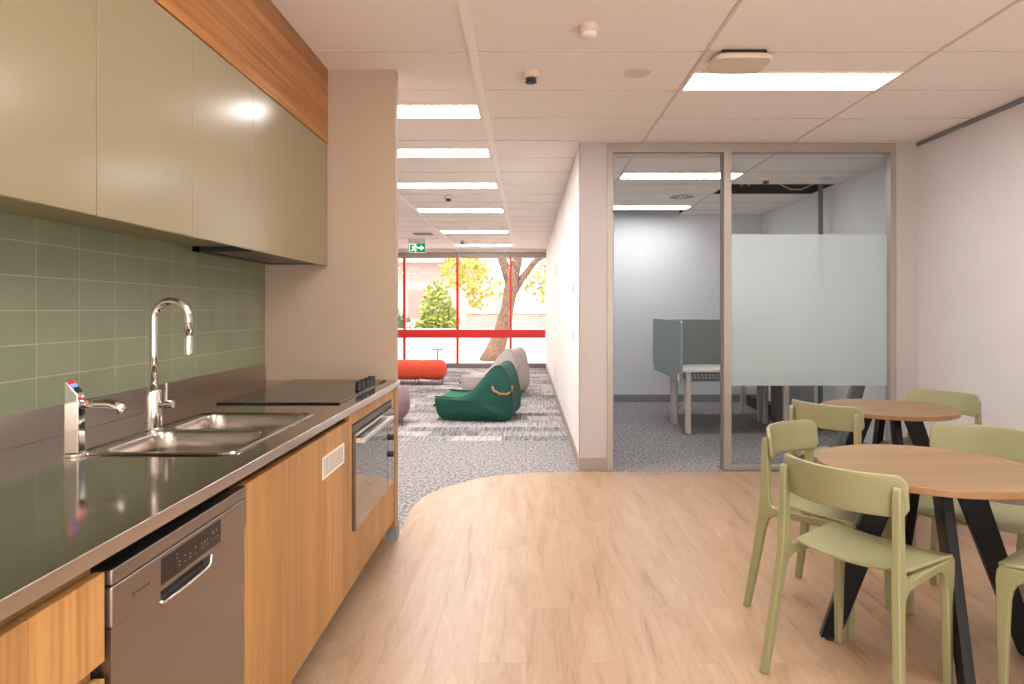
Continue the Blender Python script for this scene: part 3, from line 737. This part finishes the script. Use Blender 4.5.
# dishwasher
t = thing('dishwasher', 'stainless freestanding dishwasher with dark display under the worktop', 'dishwasher', (-1.0, 1.38, 0))
dy0, dy1 = 1.139, 1.688; XW = -.7135
bx('cabinet', M['dark'], (XB + .03, XW - .03, dy0 + .004, dy1 - .004, .06, .826), t)
bx('top_edge', M['steel_d'], (XW - .03, XW - .0005, dy0, dy1, .8045, .832), t, bevel=.003)
bx('control_panel', M['steel_d'], (XW - .03, XW, dy0, dy1, .730, .8025), t, bevel=.004)
bx('plinth', M['dark'], (XB + .03, XW - .07, dy0 + .004, dy1 - .004, 0, .10), t)
bm = BM()
hy0_, hy1_, hz0, hz1 = 1.298, 1.505, .699, .724; XW2 = XW - .005
box(bm, XW - .03, XW2, dy0 + .004, hy0_, .10, .728); box(bm, XW - .03, XW2, hy1_, dy1 - .004, .10, .728); box(bm, XW - .03, XW2, hy0_, hy1_, .10, hz0); box(bm, XW - .03, XW - .024, hy0_, hy1_, hz0, .728)
dr = obj('door', bm, M['steel_d'], t)
bm = BM(); tube(bm, [(XW2, hy0_, .709), (XW2 + .001, hy0_ + .004, .704), (XW2 + .001, hy0_ + .012, .702)] + [(XW2 + .001, hy0_ + .012 + (hy1_ - hy0_ - .024) * k / 6, .702 - .003 * math.sin(PI * k / 6)) for k in range(1, 6)] + [(XW2 + .001, hy1_ - .012, .702), (XW2 + .001, hy1_ - .003, .708), (XW2, hy1_, .724)], .0032, 10); obj('handle', bm, M['steel_l'], dr, smooth=True)
bx('handle_recess', M['black'], (XW - .0238, XW - .0228, hy0_, hy1_, hz0 + .002, hz1), dr)
pan = bx('display', M['black_glass'], (XW - .001, XW + .001, 1.291, 1.540, .742, .794), t)
XD2 = XW + .0013
for y in (1.338, 1.487):
    bm = BM(); quad(bm, (XD2, y, .742), (XD2, y + .002, .742), (XD2, y + .002, .794), (XD2, y, .794)); obj('divider', bm, M['black'], pan)
bm = BM()
def dot(y, z, a=.006, b=.004): quad(bm, (XD2, y, z), (XD2, y + a, z), (XD2, y + a, z + b), (XD2, y, z + b))
for k in range(4): dot(1.352 + .022 * k, .756, .010, .002)
for k in range(4): dot(1.354 + .022 * k, .763 + (k % 2) * .005, .005, .004)
for k in range(3): dot(1.447 + .013 * k, .758, .007, .002); dot(1.448 + .013 * k, .766, .004, .005)
for k in range(3): dot(1.497 + .013 * k, .760, .007, .002)
for k in range(2): dot(1.499 + .016 * k, .772, .005, .007); dot(1.346, .774 + .008 * k, .004, .003)
so_ = obj('symbols', bm, M['print'], pan); so_['kind'] = 'stuff'
def text(name, body, size, loc, rot, mat, parent):
    c = bpy.data.curves.new(name, 'FONT'); c.body = body; c.size = size; c.extrude = .0001; c.align_x = 'LEFT'
    tmp = bpy.data.objects.new(name + '_source', c); COL.objects.link(tmp)
    bpy.context.view_layer.update()
    me = bpy.data.meshes.new_from_object(tmp.evaluated_get(bpy.context.evaluated_depsgraph_get()))
    bpy.data.objects.remove(tmp); me.materials.clear(); me.materials.append(mat)
    o = bpy.data.objects.new(name, me); COL.objects.link(o); o.parent = parent
    o.location = Vector(loc) - wloc(parent); o.rotation_euler = rot
    return o
text('brand_lettering', 'Westinghouse', .0078, (XW + .0002, 1.208, .7625), (PI / 2, 0, PI / 2), M['logo'], t)
bm = BM()
for a, b in (((1.196, .770), (1.1985, .762)), ((1.1985, .762), (1.2005, .768)), ((1.2005, .768), (1.2025, .762)), ((1.2025, .762), (1.205, .770))):
    quad(bm, (XW + .0003, a[0] - .0008, a[1]), (XW + .0003, a[0] + .0008, a[1]), (XW + .0003, b[0] + .0008, b[1]), (XW + .0003, b[0] - .0008, b[1]))
quad(bm, (XW + .0003, 1.196, .7595), (XW + .0003, 1.205, .7595), (XW + .0003, 1.205, .7605), (XW + .0003, 1.196, .7605))
obj('brand_emblem', bm, M['logo'], t)

# sink cupboard
t = thing('sink_cupboard', 'wide oak cupboard front with a white vent grille under the sink', 'cupboard', (-1.08, 2.17, 0))
bx('carcass', M['oak_e'], (XB + .02, XD - .045, 1.694, 2.684, .14, .70), t); bx('plinth', M['dark'], (XB + .02, XD - .12, 1.694, 2.684, 0, .14), t)
bx('top_rail', M['oak_e'], (XD - .065, XD - .045, 1.694, 2.684, .70, .858), t)
d = bx('door', M['oak'], (XD - .02, XD, 1.692, 2.684, TK, .832), t, bevel=.001)
g0, g1, gz0, gz1 = 2.333, 2.607, .679, .758
gr = BM(); r = .009
for q in ((g0, g1, gz0, gz0 + r), (g0, g1, gz1 - r, gz1), (g0, g0 + r, gz0 + r, gz1 - r), (g1 - r, g1, gz0 + r, gz1 - r)): box(gr, XD + .0002, XD + .0025, *q)
for k in range(1, 17): y = g0 + r + (g1 - g0 - 2 * r) * k / 17; box(gr, XD + .0006, XD + .0012, y - .0022, y + .0022, gz0 + r, gz1 - r)
for k in range(1, 8): z = gz0 + r + (gz1 - gz0 - 2 * r) * k / 8; box(gr, XD + .0007, XD + .0013, g0 + r, g1 - r, z - .0013, z + .0013)
vg = obj('vent_grille', gr, M['grille'], d)
bx('vent_opening', M['black'], (XD - .0002, XD + .0004, g0 + .004, g1 - .004, gz0 + .004, gz1 - .004), vg)
# oven cabinet
oy0, oy1, oz0, oz1 = 2.735, 3.525, .362, .803
t = thing('oven_housing', 'oak surround panel framing the built-in oven beside the pier', 'oven cabinet', (-1.08, 3.15, 0))
bx('top_panel', M['oak'], (XD - .02, XD, 2.688, 3.60, oz1 + .003, .862), t, bevel=.001)
bx('bottom_panel', M['oak'], (XD - .02, XD, 2.688, 3.60, TK, oz0 - .003), t, bevel=.001)
bx('side_panel', M['oak'], (XD - .02, XD, 2.688, oy0 - .002, oz0 - .003, oz1 + .003), t)
bx('side_panel', M['oak'], (XD - .02, XD, oy1 + .002, 3.60, oz0 - .003, oz1 + .003), t)
bx('end_panel', M['oak'], (XB + .02, XD + .004, 3.60, 3.668, .099, .862), t, bevel=.001)
bx('plinth', M['dark'], (XB + .02, XD - .12, 2.688, 3.6, 0, TK), t)
t = thing('built_in_oven', 'wide mirror black built-in oven with a flat steel bar handle', 'oven', (-1.0, 3.13, oz0))
bx('body', M['black'], (XB + .3, XD - .003, oy0 + .003, oy1 - .003, oz0 + .003, oz1 - .003), t)
bx('trim', M['black'], (XD - .006, XD + .001, oy0, oy1, oz0, oz1), t)
bm = BM()
for k in range(4): box(bm, XD + .001, XD + .004, oy0 + .01, oy1 - .01, .777 + .006 * k, .780 + .006 * k)
obj('vent_louvre', bm, M['steel_d'], t)
od = bx('door', M['oven_glass'], (XD + .001, XD + .014, oy0 + .004, 3.357, oz0 + .004, .770), t, bevel=.001)
cp = bx('control_panel', M['oven_glass'], (XD + .001, XD + .014, 3.364, oy1 - .003, oz0 + .004, .770), t, bevel=.001)
hd = BM(); hx1_ = XD + .046
box(hd, hx1_ - .014, hx1_, 2.755, 3.37, .726, .744); ho = obj('handle', hd, M['steel_l'], od, bevel=.002)
for y in (2.767, 3.34): bx('bracket', M['steel_l'], (XD + .012, hx1_ - .012, y - .012, y + .012, .728, .742), ho)
for z in (.622, .535):
    bm = BM(); lathe(bm, (XD + .014, 3.43, z), [(.016, 0), (.016, .014), (.013, .017)], 20, 'X'); obj('knob', bm, M['black'], cp)

# ------------------------------------------------------------------ dining chairs
def side_x(s, y, z):
    f = max(0.0, min(1.0, (y + .12) / .15)) if z < .45 else 0.0
    if z <= .42: x = .197 + .032 * (1 - z / .42) * (1 - f) + (-.009 + .004 * (1 - z / .42)) * f
    else: x = .197 - .004 * (z - .42) / .34
    return s * x
def rear_leg(s):
    P = [(-.242, 0), (-.206, .25), (-.184, .43), (-.176, .58), (-.176, .69), (-.175, .715), (-.170, .730), (-.160, .735), (-.150, .729), (-.145, .716), (-.142, .65), (-.140, .57), (-.137, .49), (-.133, .463), (-.124, .447), (-.105, .441), (-.085, .440), (-.085, .409), (-.108, .408), (-.126, .402), (-.140, .390), (-.149, .370), (-.158, .33), (-.175, .22), (-.214, 0)]
    bm = BM(); w = .0135
    prism(bm, P, lambda p: Vector((side_x(s, *p) - w, p[0], p[1])), lambda p: Vector((side_x(s, *p) + w, p[0], p[1])))
    return bm
def front_leg(s):
    P = [(-.085, .409), (-.085, .440), (.05, .445), (.180, .450), (.197, .446), (.206, .430), (.209, .40), (.209, .28), (.203, 0), (.180, 0), (.173, .25), (.169, .335), (.163, .368), (.152, .390), (.135, .404), (.110, .409)]
    bm = BM(); w = .0135
    prism(bm, P, lambda p: Vector((side_x(s, *p) - w, p[0], p[1])), lambda p: Vector((side_x(s, *p) + w, p[0], p[1])))
    return bm
def seat_bm():
    bm = BM(); nu, nv = 16, 16; g = []
    for j in range(nv + 1):
        v = j / nv; row = []
        y = -.138 + .353 * v
        wv = .186 + .030 * v
        e = 1.0
        if v < .12: wv -= .03 * (1 - v / .12) ** 2
        if v > .9: wv -= .022 * ((v - .9) / .1) ** 2
        for i in range(nu + 1):
            u = -1 + 2 * i / nu
            z = .457 - .012 * (1 - u * u) - .012 * max(0, (v - .8) / .2) ** 2 + .006 * max(0, (.15 - v) / .15)
            row.append(bm.verts.new((u * wv, y - .010 * u * u * (1 if v > .5 else -1) * abs(v - .5) * 2, z)))
        g.append(row)
    for j in range(nv):
        for i in range(nu): bm.faces.new((g[j][i], g[j][i + 1], g[j + 1][i + 1], g[j + 1][i]))
    return bm
def back_bm():
    bm = BM(); nu, nv = 28, 6; g = []
    for j in range(nv + 1):
        v = j / nv; row = []
        for i in range(nu + 1):
            u = -1 + 2 * i / nu
            x = .212 * u
            # rounded corners: pull the height in near the ends
            c = max(0.0, (abs(u) - .90) / .10)
            hh = .067 - .028 * (1 - math.sqrt(max(0, 1 - c * c)))
            z = .702 + (2 * v - 1) * hh
            y = -.206 + .078 * u * u - .12 * (z - .702)
            row.append(bm.verts.new((x, y, z)))
        g.append(row)
    for j in range(nv):
        for i in range(nu): bm.faces.new((g[j][i], g[j][i + 1], g[j + 1][i + 1], g[j + 1][i]))
    return bm
chairs = [
 (1.157, 2.285, 35.5, 'sage green dining chair in front of the near table, curved back toward the camera'),
 (1.275, 2.845, -49, 'sage green dining chair left of the near table, turned to face the camera'),
 (1.76, 3.72, 33, 'sage green dining chair left of the far table, back toward the camera'),
 (2.475, 4.06, 213, 'sage green dining chair behind the far table near the right wall'),
 (1.878, 2.765, 222, 'sage green dining chair behind the near table, back cut by the right photo edge'),
 (1.823, 2.125, 127, 'sage green dining chair at the bottom right corner, only seat corner and leg showing')]
GC = 'sage green dining chairs around the two round tables'
root = thing('dining_chair', chairs[0][3], 'chair', (0, 0, 0), GC)
obj('seat', seat_bm(), M['chair'], root, smooth=True, solid=.012, local=True).modifiers.new('b', 'BEVEL').width = .004
obj('backrest', back_bm(), M['chair'], root, smooth=True, solid=.013, local=True).modifiers.new('b', 'BEVEL').width = .004
for s in (-1, 1):
    obj('leg', rear_leg(s), M['chair'], root, bevel=.0055, seg=3, local=True)
    obj('leg', front_leg(s), M['chair'], root, bevel=.0055, seg=3, local=True)
for o in root.children:
    for md in o.modifiers:
        if md.type == 'BEVEL' and md.name == 'b': md.segments = 3; md.limit_method = 'ANGLE'
def put(o, x, y, deg): o.location = (x, y, 0.001); o.rotation_euler = (0, 0, math.radians(deg) - PI / 2)
kids = list(root.children)
for i, (x, y, deg, lab) in enumerate(chairs):
    if i == 0: put(root, x, y, deg); continue
    r = root.copy(); COL.objects.link(r); r['label'] = lab; put(r, x, y, deg)
    for ch in kids:
        c = ch.copy(); COL.objects.link(c); c.parent = r

# ------------------------------------------------------------------ round tables
def table(x, y, rot, label, r=.382, zt=.695):
    t = thing('round_table', label, 'table', (x, y, 0), 'round oak dining tables', 0)
    bm = BM(); lathe(bm, (0, 0, 0), [(r - .002, zt - .025), (r, zt - .023), (r, zt - .002), (r - .002, zt)], 96)
    top = obj('tabletop', bm, M['oak_t'], t, local=True)
    top.data.materials.append(M['oak_e'])
    for p in top.data.polygons:
        if abs(p.normal.z) < .9: p.material_index = 1
    bm = BM(); lathe(bm, (0, 0, 0), [(.16, zt - .033), (.16, zt - .0252)], 32); obj('mounting_plate', bm, M['black_m'], t, local=True)
    for k in range(4):
        a = rot + k * PI / 2; u = Vector((math.cos(a), math.sin(a), 0)); w = Vector((-math.sin(a), math.cos(a), 0))
        bm = BM(); top_ = u * .125 + Vector((0, 0, zt - .033)); ft = u * .345 + Vector((0, 0, .012))
        def sec(c, hw, ht): return [c + u * sx_ * hw + w * sy_ * ht for sx_, sy_ in ((-1, -1), (1, -1), (1, 1), (-1, 1))]
        a_, b_ = sec(top_, .05, .017), sec(ft, .034, .017)
        va = [bm.verts.new(p) for p in a_]; vb = [bm.verts.new(p) for p in b_]
        bm.faces.new(va); bm.faces.new(vb)
        for i in range(4): bm.faces.new((va[i], va[(i + 1) % 4], vb[(i + 1) % 4], vb[i]))
        lg = obj('leg', bm, M['black_m'], t, bevel=.002, local=True)
        bm = BM(); lathe(bm, u * .345, [(.016, .001), (.016, .012)], 16); obj('foot_glide', bm, M['black'], lg, local=True)
    return t
table(1.513, 2.505, math.radians(168.5), 'near round oak table with four black splayed legs')
table(2.18, 4.0, math.radians(168), 'far round oak table by the frosted glass, four black splayed legs', .372, .694)

# ------------------------------------------------------------------ lounge furniture
def beanbag(name, x, y, rot, label, mats, zs=1.0, scale=1.0):
    t = thing(name, label, 'beanbag', (x, y, 0), 'beanbags on the lounge carpet', rot)
    # side outline in metres: x along, z up (front is -x)
    O = [(-.485, .265), (-.36, .258), (-.20, .258), (-.07, .325), (.05, .46), (.14, .565), (.205, .612), (.265, .600), (.31, .53), (.345, .42), (.368, .28), (.375, .12), (.355, .04), (.27, .005), (.1, .0), (-.12, .0), (-.32, .012), (-.425, .035), (-.455, .10), (-.47, .2)]
    O = [(px * 1.14 * scale, pz * 1.12 * scale * zs) for px, pz in O]
    n = len(O); cx_, cz_ = .02, .24 * scale * zs
    hw = .36 * scale
    prof = [(-hw - .10, .0, .35), (-hw - .09, .55, .5), (-hw - .045, .86, .8), (-hw - .012, 1.03, 1.0), (-hw + .012, 1.04, 1.0), (-hw * .6, 1.02, 1.02), (0, 1.03, 1.03), (hw * .6, 1.02, 1.02), (hw - .012, 1.04, 1.0), (hw + .012, 1.03, 1.0), (hw + .045, .86, .8), (hw + .09, .55, .5), (hw + .10, .0, .35)]
    rnd = random.Random(3)
    bm = BM(); rings = []
    for yy, s, _ in prof:
        if s == 0: rings.append([bm.verts.new((cx_, yy, cz_))]); continue
        ring = []
        for i, (px, pz) in enumerate(O):
            dz = 0
            if abs(yy) < hw * .99 and i in (1, 2, 3, 4): dz = -.09 * (1 - (yy / hw) ** 2) ** .5
            jx, jz = (rnd.uniform(-.012, .012), rnd.uniform(-.012, .012)) if s < 1.0 else (0, 0)
            ring.append(bm.verts.new((cx_ + (px - cx_) * s + jx, yy + (rnd.uniform(-.02, .02) if s < 1 else 0), max(0.0, cz_ + (pz - cz_) * s + dz + jz))))
        rings.append(ring)
    top = []
    for r0, r1 in zip(rings, rings[1:]):
        for i in range(n):
            j = (i + 1) % n
            if len(r0) == 1: bm.faces.new((r0[0], r1[j], r1[i]))
            elif len(r1) == 1: bm.faces.new((r0[i], r0[j], r1[0]))
            else:
                f = bm.faces.new((r0[i], r0[j], r1[j], r1[i]))
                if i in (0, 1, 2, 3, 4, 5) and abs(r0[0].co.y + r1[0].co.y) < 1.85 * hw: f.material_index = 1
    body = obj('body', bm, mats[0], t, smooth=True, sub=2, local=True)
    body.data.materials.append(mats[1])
    for sgn in (-1, 1):
        bm = BM(); pts = [(O[i][0], sgn * (hw + .004), O[i][1] + .002) for i in range(0, 12)]
        sm = []
        for k in range(len(pts) - 1):
            p0, p1, p2, p3 = [Vector(pts[max(0, min(len(pts) - 1, k + q))]) for q in (-1, 0, 1, 2)]
            for u in (0, .25, .5, .75): sm.append(.5 * ((2 * p1) + (p2 - p0) * u + (2 * p0 - 5 * p1 + 4 * p2 - p3) * u * u + (3 * p1 - p0 - 3 * p2 + p3) * u ** 3))
        tube(bm, sm, .009, 8); obj('piping', bm, mats[2], t, smooth=True, local=True)
    hb = BM(); z0 = .40 * scale * zs
    tube(hb, [(.19 * scale, -hw - .06, z0 + .04), (.21 * scale, -hw - .085, z0 - .005), (.29 * scale, -hw - .085, z0 - .045), (.37 * scale, -hw - .05, z0 - .05), (.415 * scale, -hw + .02, z0 - .02), (.415 * scale, -hw + .07, z0 + .03)], .016, 10)
    obj('rope_handle', hb, M['rope'], t, smooth=True, local=True)
    bx('tab', M['black'], (-.575 * scale, -.53 * scale, -hw - .0, -hw + .05, .17 * scale, .20 * scale), t, local=True)
    return t
beanbag('beanbag_chair', -.52, 7.96, -.13, 'dark green canvas beanbag chair with a tan rope handle', (M['green'], M['green_l'], M['pipe_g']), scale=.925)
beanbag('beanbag_chair', -.435, 10.3, -.26, 'light grey beanbag chair behind the green one', (M['grey_b'], M['grey_b'], M['pipe_w']), scale=.93, zs=1.08)

def bench(name, label, cat, x0, x1, y, zlo, zhi, depth, mat, waists, legs, group=None):
    t = thing(name, label, cat, ((x0 + x1) / 2, y, 0), group)
    bm = BM(); n = 40; seg = 24; rings = []; hz = (zhi - zlo) / 2; zc = (zlo + zhi) / 2; R = hz
    for i in range(n + 1):
        s = i / n; x = x0 + (x1 - x0) * s
        d = min(x - x0, x1 - x); k = math.sqrt(max(0.0, 1 - (1 - min(1, d / (R * .8))) ** 2.6)) if d < R * .8 else 1.0
        k = max(k, .02)
        for wx in waists: k *= 1 - .07 * math.exp(-((x - wx) / .05) ** 2)
        ring = []
        for q in range(seg):
            a = 2 * PI * q / seg; c, s_ = math.cos(a), math.sin(a)
            ring.append(bm.verts.new((x, y + depth / 2 * k * math.copysign(abs(c) ** .75, c), zc + hz * k * math.copysign(abs(s_) ** .75, s_))))
        rings.append(ring)
    for r0, r1 in zip(rings, rings[1:]):
        for q in range(seg): bm.faces.new((r0[q], r0[(q + 1) % seg], r1[(q + 1) % seg], r1[q]))
    bm.faces.new(rings[0]); bm.faces.new(rings[-1])
    obj('cushion', bm, mat, t, smooth=True, sub=1)
    for lx, ly in legs:
        bm = BM(); tube(bm, [(lx, ly, 0), (lx, ly, zlo + .05)], [.008, .012], 10); obj('leg', bm, M['brass'], t)
    return t
bench('upholstered_bench', 'red upholstered bench with rounded ends on thin legs before the window', 'bench', -2.75, -1.39, 11.55, .068, .418, .5, M['redfab'], (-1.83, -2.3), ((-1.45, 11.4), (-1.86, 11.36), (-1.98, 11.75), (-2.6, 11.4)))
bench('upholstered_bench', 'mauve upholstered bench with rounded end peeking past the pier', 'bench', -2.5, -1.315, 7.45, .045, .425, .52, M['mauve'], (-1.75,), ((-1.375, 7.3), (-1.46, 7.6), (-2.35, 7.3), (-2.35, 7.6)))
t = thing('side_table', 'small side table with thin pole behind the red bench', 'side table', (-1.75, 12.95, 0))
bm = BM(); lathe(bm, (-1.75, 12.95, 0), [(.13, .50), (.13, .515)], 32); obj('tabletop', bm, M['grey_p'], t)
bm = BM(); tube(bm, [(-1.75, 12.95, .01), (-1.75, 12.95, .50)], .013, 10); obj('pole', bm, M['grey_p'], t)
bm = BM(); lathe(bm, (-1.75, 12.95, -.003), [(.14, 0), (.14, .012), (.02, .018)], 32); obj('base', bm, M['grey_p'], t)

# ------------------------------------------------------------------ meeting room furniture
def desk(y0, y1, legs, label):
    t = thing('office_desk', label, 'desk', (2.3, (y0 + y1) / 2, 0), 'white office desks back to back')
    bx('desktop', M['desk'], (1.60, 2.75, y0, y1, .640, .664), t, bevel=.003)
    for x, y in legs: bx('leg', M['deskleg'], (x - .03, x + .03, y - .03, y + .03, -.003, .642), t, bevel=.018, seg=4)
    bx('side_beam', M['deskleg'], (1.645, 1.685, y0 + .09, y1 - .08, .56, .62), t); bx('side_beam', M['deskleg'], (2.66, 2.70, y0 + .09, y1 - .08, .56, .62), t)
    bm = BM(); yc = y0 + .32
    for k in range(22): x = 1.75 + .04 * k; tube(bm, [(x, yc - .1, .63), (x + .02, yc - .1, .53), (x + .02, yc + .1, .53), (x, yc + .1, .63)], .004, 5)
    for z, dy in ((.63, -.1), (.53, -.1), (.53, .1), (.63, .1), (.58, -.1)): tube(bm, [(1.74, yc + dy, z), (2.62, yc + dy, z)], .005, 5)
    obj('cable_tray', bm, M['mesh'], t)
desk(6.79, 7.50, ((1.665, 6.85), (1.665, 7.45), (2.68, 6.85), (2.68, 7.45)), 'white office desk nearest the glass wall, wire cable tray beneath')
desk(7.56, 8.27, ((1.68, 7.62), (1.98, 8.2), (2.68, 7.62), (2.68, 8.2)), 'white office desk behind the centre screen, mostly hidden')
t = thing('desk_screen', 'grey-green felt privacy screen wrapping the desk end and centre', 'desk screen', (1.6, 7.5, .54))
bm = BM(); pr = [(6.81, .543), (8.27, .543), (8.28, .56), (8.28, 1.15), (8.25, 1.172), (6.82, 1.172), (6.79, 1.15), (6.79, .56)]
prism(bm, pr, lambda p: Vector((1.574, *p)), lambda p: Vector((1.598, *p))); obj('end_panel', bm, M['felt'], t, bevel=.004)
bx('centre_panel', M['felt_d'], (1.60, 2.75, 7.515, 7.545, .58, 1.172), t, bevel=.004)
for y in (6.86, 8.2): bx('clamp', M['white'], (1.565, 1.575, y - .02, y + .02, .55, .62), t)
# low black cable duct and leaning board by the right wall
tag(bx('floor_cable_duct', M['black'], (2.95, 3.06, 7.60, 8.95, -.003, .135), bevel=.004), 'long black low duct on the carpet along the meeting room wall', 'cable duct')
bm = BM()
pv = [(2.80, -.003), (2.92, -.003), (3.20, 1.12), (3.08, 1.12)]
prism(bm, pv, lambda p: Vector((p[0], 6.0, p[1])), lambda p: Vector((p[0], 6.05, p[1])))
tag(obj('leaning_board', bm, M['grey_p'], bevel=.003), 'grey board leaning on the meeting room wall behind frosted glass', 'board')
t = thing('mobile_pedestal', 'dark grey drawer cabinet seen below the frosted film in the meeting room', 'cabinet', (2.9, 7.2, 0))
bx('body', M['grey_p'], (2.76, 3.04, 7.0, 7.5, .04, .56), t, bevel=.004)
for k in range(3): bx('drawer', M['base_g'], (2.77, 3.03, 6.985, 7.0, .06 + .165 * k, .215 + .165 * k), t, bevel=.003)
bx('base', M['black'], (2.78, 3.02, 7.02, 7.48, -.003, .04), t)

# ------------------------------------------------------------------ outside
bm = BM(); quad(bm, (-30, YW + .12, -.12), (30, YW + .12, -.12), (30, 60, -.12), (-30, 60, -.12)); struct('ground', bm, M['concrete'])
def leaves(bm, c, r, n, size, rnd, hollow=.3):
    for _ in range(n):
        while True:
            p = Vector((rnd.uniform(-1, 1), rnd.uniform(-1, 1), rnd.uniform(-1, 1)))
            if hollow < p.length < 1: break
        q = Vector((c[0] + p.x * r[0], c[1] + p.y * r[1], c[2] + p.z * r[2]))
        a = Vector((rnd.uniform(-1, 1), rnd.uniform(-1, 1), rnd.uniform(-1, 1))).normalized(); b = a.orthogonal().normalized()
        s = size * rnd.uniform(.6, 1.3)
        bm.faces.new([bm.verts.new(q + a * s * u + b * s * .5 * v) for u, v in ((-1, 0), (0, -1), (1, 0), (0, 1))])
rnd = random.Random(11)
t = thing('garden_tree', 'large tree with forked trunk and yellow-green leaves outside the window', 'tree', (-.8, 18.3, -.12))
bm = BM()
tube(bm, [(-1.02, 18.3, -.20), (-.90, 18.3, .12), (-.72, 18.3, .6), (-.55, 18.3, 1.3), (-.42, 18.3, 2.0), (-.45, 18.3, 2.45)], [.33, .26, .215, .185, .185, .15], 16)
tube(bm, [(-.45, 18.3, 2.0), (-.62, 18.3, 2.5), (-.85, 18.2, 3.2), (-1.2, 18, 4.6)], [.15, .13, .10, .06], 12)
tube(bm, [(-.42, 18.3, 2.0), (-.28, 18.35, 2.6), (-.2, 18.4, 3.4), (-.1, 18.4, 5.0)], [.16, .14, .12, .07], 12)
tube(bm, [(-.42, 18.35, 1.7), (-.14, 18.4, 2.15), (.16, 18.4, 2.55), (.6, 18.4, 3.0), (1.4, 18.4, 3.9)], [.12, .10, .085, .075, .05], 12)
obj('trunk', bm, M['bark'], t, smooth=True)
bm = BM()
for c, r, n in (((-1.7, 18.6, 2.35), (.75, .8, .55), 420), ((-1.4, 18.9, 1.65), (.35, .5, .4), 120), ((.7, 19.5, 2.1), (.8, .8, .7), 480), ((-.75, 20.5, 1.9), (.5, .5, .5), 160), ((-.9, 19.3, 3.6), (2.6, 1.6, .9), 1500), ((1.3, 18.6, 3.2), (1.4, 1.2, .7), 500)):
    leaves(bm, c, r, n, .085, rnd)
obj('foliage', bm, M['leaf_y'], t)
t = thing('garden_bush', 'bright bushy shrub outside the window left of the tree', 'bush', (-2.75, 20, -.12))
bm = BM()
for c, r, n in (((-2.75, 20, 1.2), (.5, .5, 1.0), 800), ((-2.35, 20, .75), (.4, .5, .7), 400), ((-3.0, 20, .5), (.45, .5, .6), 400)): leaves(bm, c, r, n, .09, rnd, .4)
obj('foliage', bm, M['leaf_g'], t)
bm = BM()
for k in range(5): tube(bm, [(-2.7, 20, -.13), (-3.1 + .2 * k, 20, .8)], .025, 6)
obj('stem', bm, M['bark'], t)
bm = BM(); leaves(bm, (-5.4, 22, .75), (1.6, .5, .75), 1500, .1, rnd, .2)
t = tag(obj('garden_hedge', bm, M['leaf_d']), 'grey-green hedge outside at the far left of the window', 'hedge')
t = thing('garden_wall', 'low pale pink brick wall outside behind the tree', 'garden wall', (0, 24, -.12))
bx('wall_panel', M['brick'], (-2.2, 6, 24, 24.25, -.12, 1.15), t)
bx('coping', M['concrete'], (-2.25, 6, 23.95, 24.3, 1.15, 1.22), t)
t = thing('neighbour_building', 'pale pink building with roofline outside left of the window', 'building', (-9, 30, -.12))
bx('facade', M['render'], (-20, -2.6, 30, 38, -.12, 3.4), t)
bx('eave', M['render'], (-20.4, -2.2, 29.5, 38, 3.4, 3.65), t)
for x in (-7.5, -5.4): bx('building_window', M['wglass'], (x, x + 1.2, 29.95, 30.0, .9, 2.2), t)

tag(bx('garden_planter', M['concrete'], (-9, 6, 19.2, 19.45, -.12, .74)), 'long low pale concrete garden planter outside behind the tree trunk', 'planter')
# ------------------------------------------------------------------ world, sun, camera
w = bpy.data.worlds.new('sky'); SC.world = w; w.use_nodes = True
nt = w.node_tree
for n in list(nt.nodes): nt.nodes.remove(n)
bg = nt.nodes.new('ShaderNodeBackground'); bg.inputs['Color'].default_value = (1.0, .97, .95, 1); bg.inputs['Strength'].default_value = 2.6
wo = nt.nodes.new('ShaderNodeOutputWorld'); nt.links.new(bg.outputs[0], wo.inputs[0])
sl = bpy.data.lights.new('sun', 'SUN'); sl.energy = 3.4; sl.angle = .02; sl.color = (1, .95, .88)
so = bpy.data.objects.new('sun', sl); COL.objects.link(so); so.rotation_euler = (math.radians(28), math.radians(-20), 0)

al = bpy.data.lights.new('ceiling_fill', 'AREA'); al.shape = 'RECTANGLE'; al.size = 3.6; al.size_y = 1.8; al.energy = 95; al.color = (1, .95, .9)
ao = bpy.data.objects.new('ceiling_fill', al); COL.objects.link(ao); ao.location = (.9, -1.9, .8); ao.rotation_euler = (math.radians(145), 0, 0)  # area lamp added behind the camera, aimed up to brighten the ceiling
cam = bpy.data.cameras.new('camera'); co = bpy.data.objects.new('camera', cam); COL.objects.link(co)
co.location = (0, 0, H); co.rotation_euler = (PI / 2, 0, 0)
cam.sensor_width = 36; cam.sensor_fit = 'HORIZONTAL'; cam.lens = F / 1024 * 36
cam.shift_x = -(CX - 512) / 1024; cam.shift_y = -(342 - CY) / 1024
cam.clip_start = .02; cam.clip_end = 200
SC.camera = co
SC.view_settings.view_transform = 'Standard'; SC.view_settings.look = 'None'; SC.view_settings.exposure = 0.6
SC.cycles.use_denoising = True
SC.cycles.max_bounces = 10; SC.cycles.diffuse_bounces = 6; SC.cycles.transparent_max_bounces = 12
SC.cycles.sample_clamp_indirect = 8
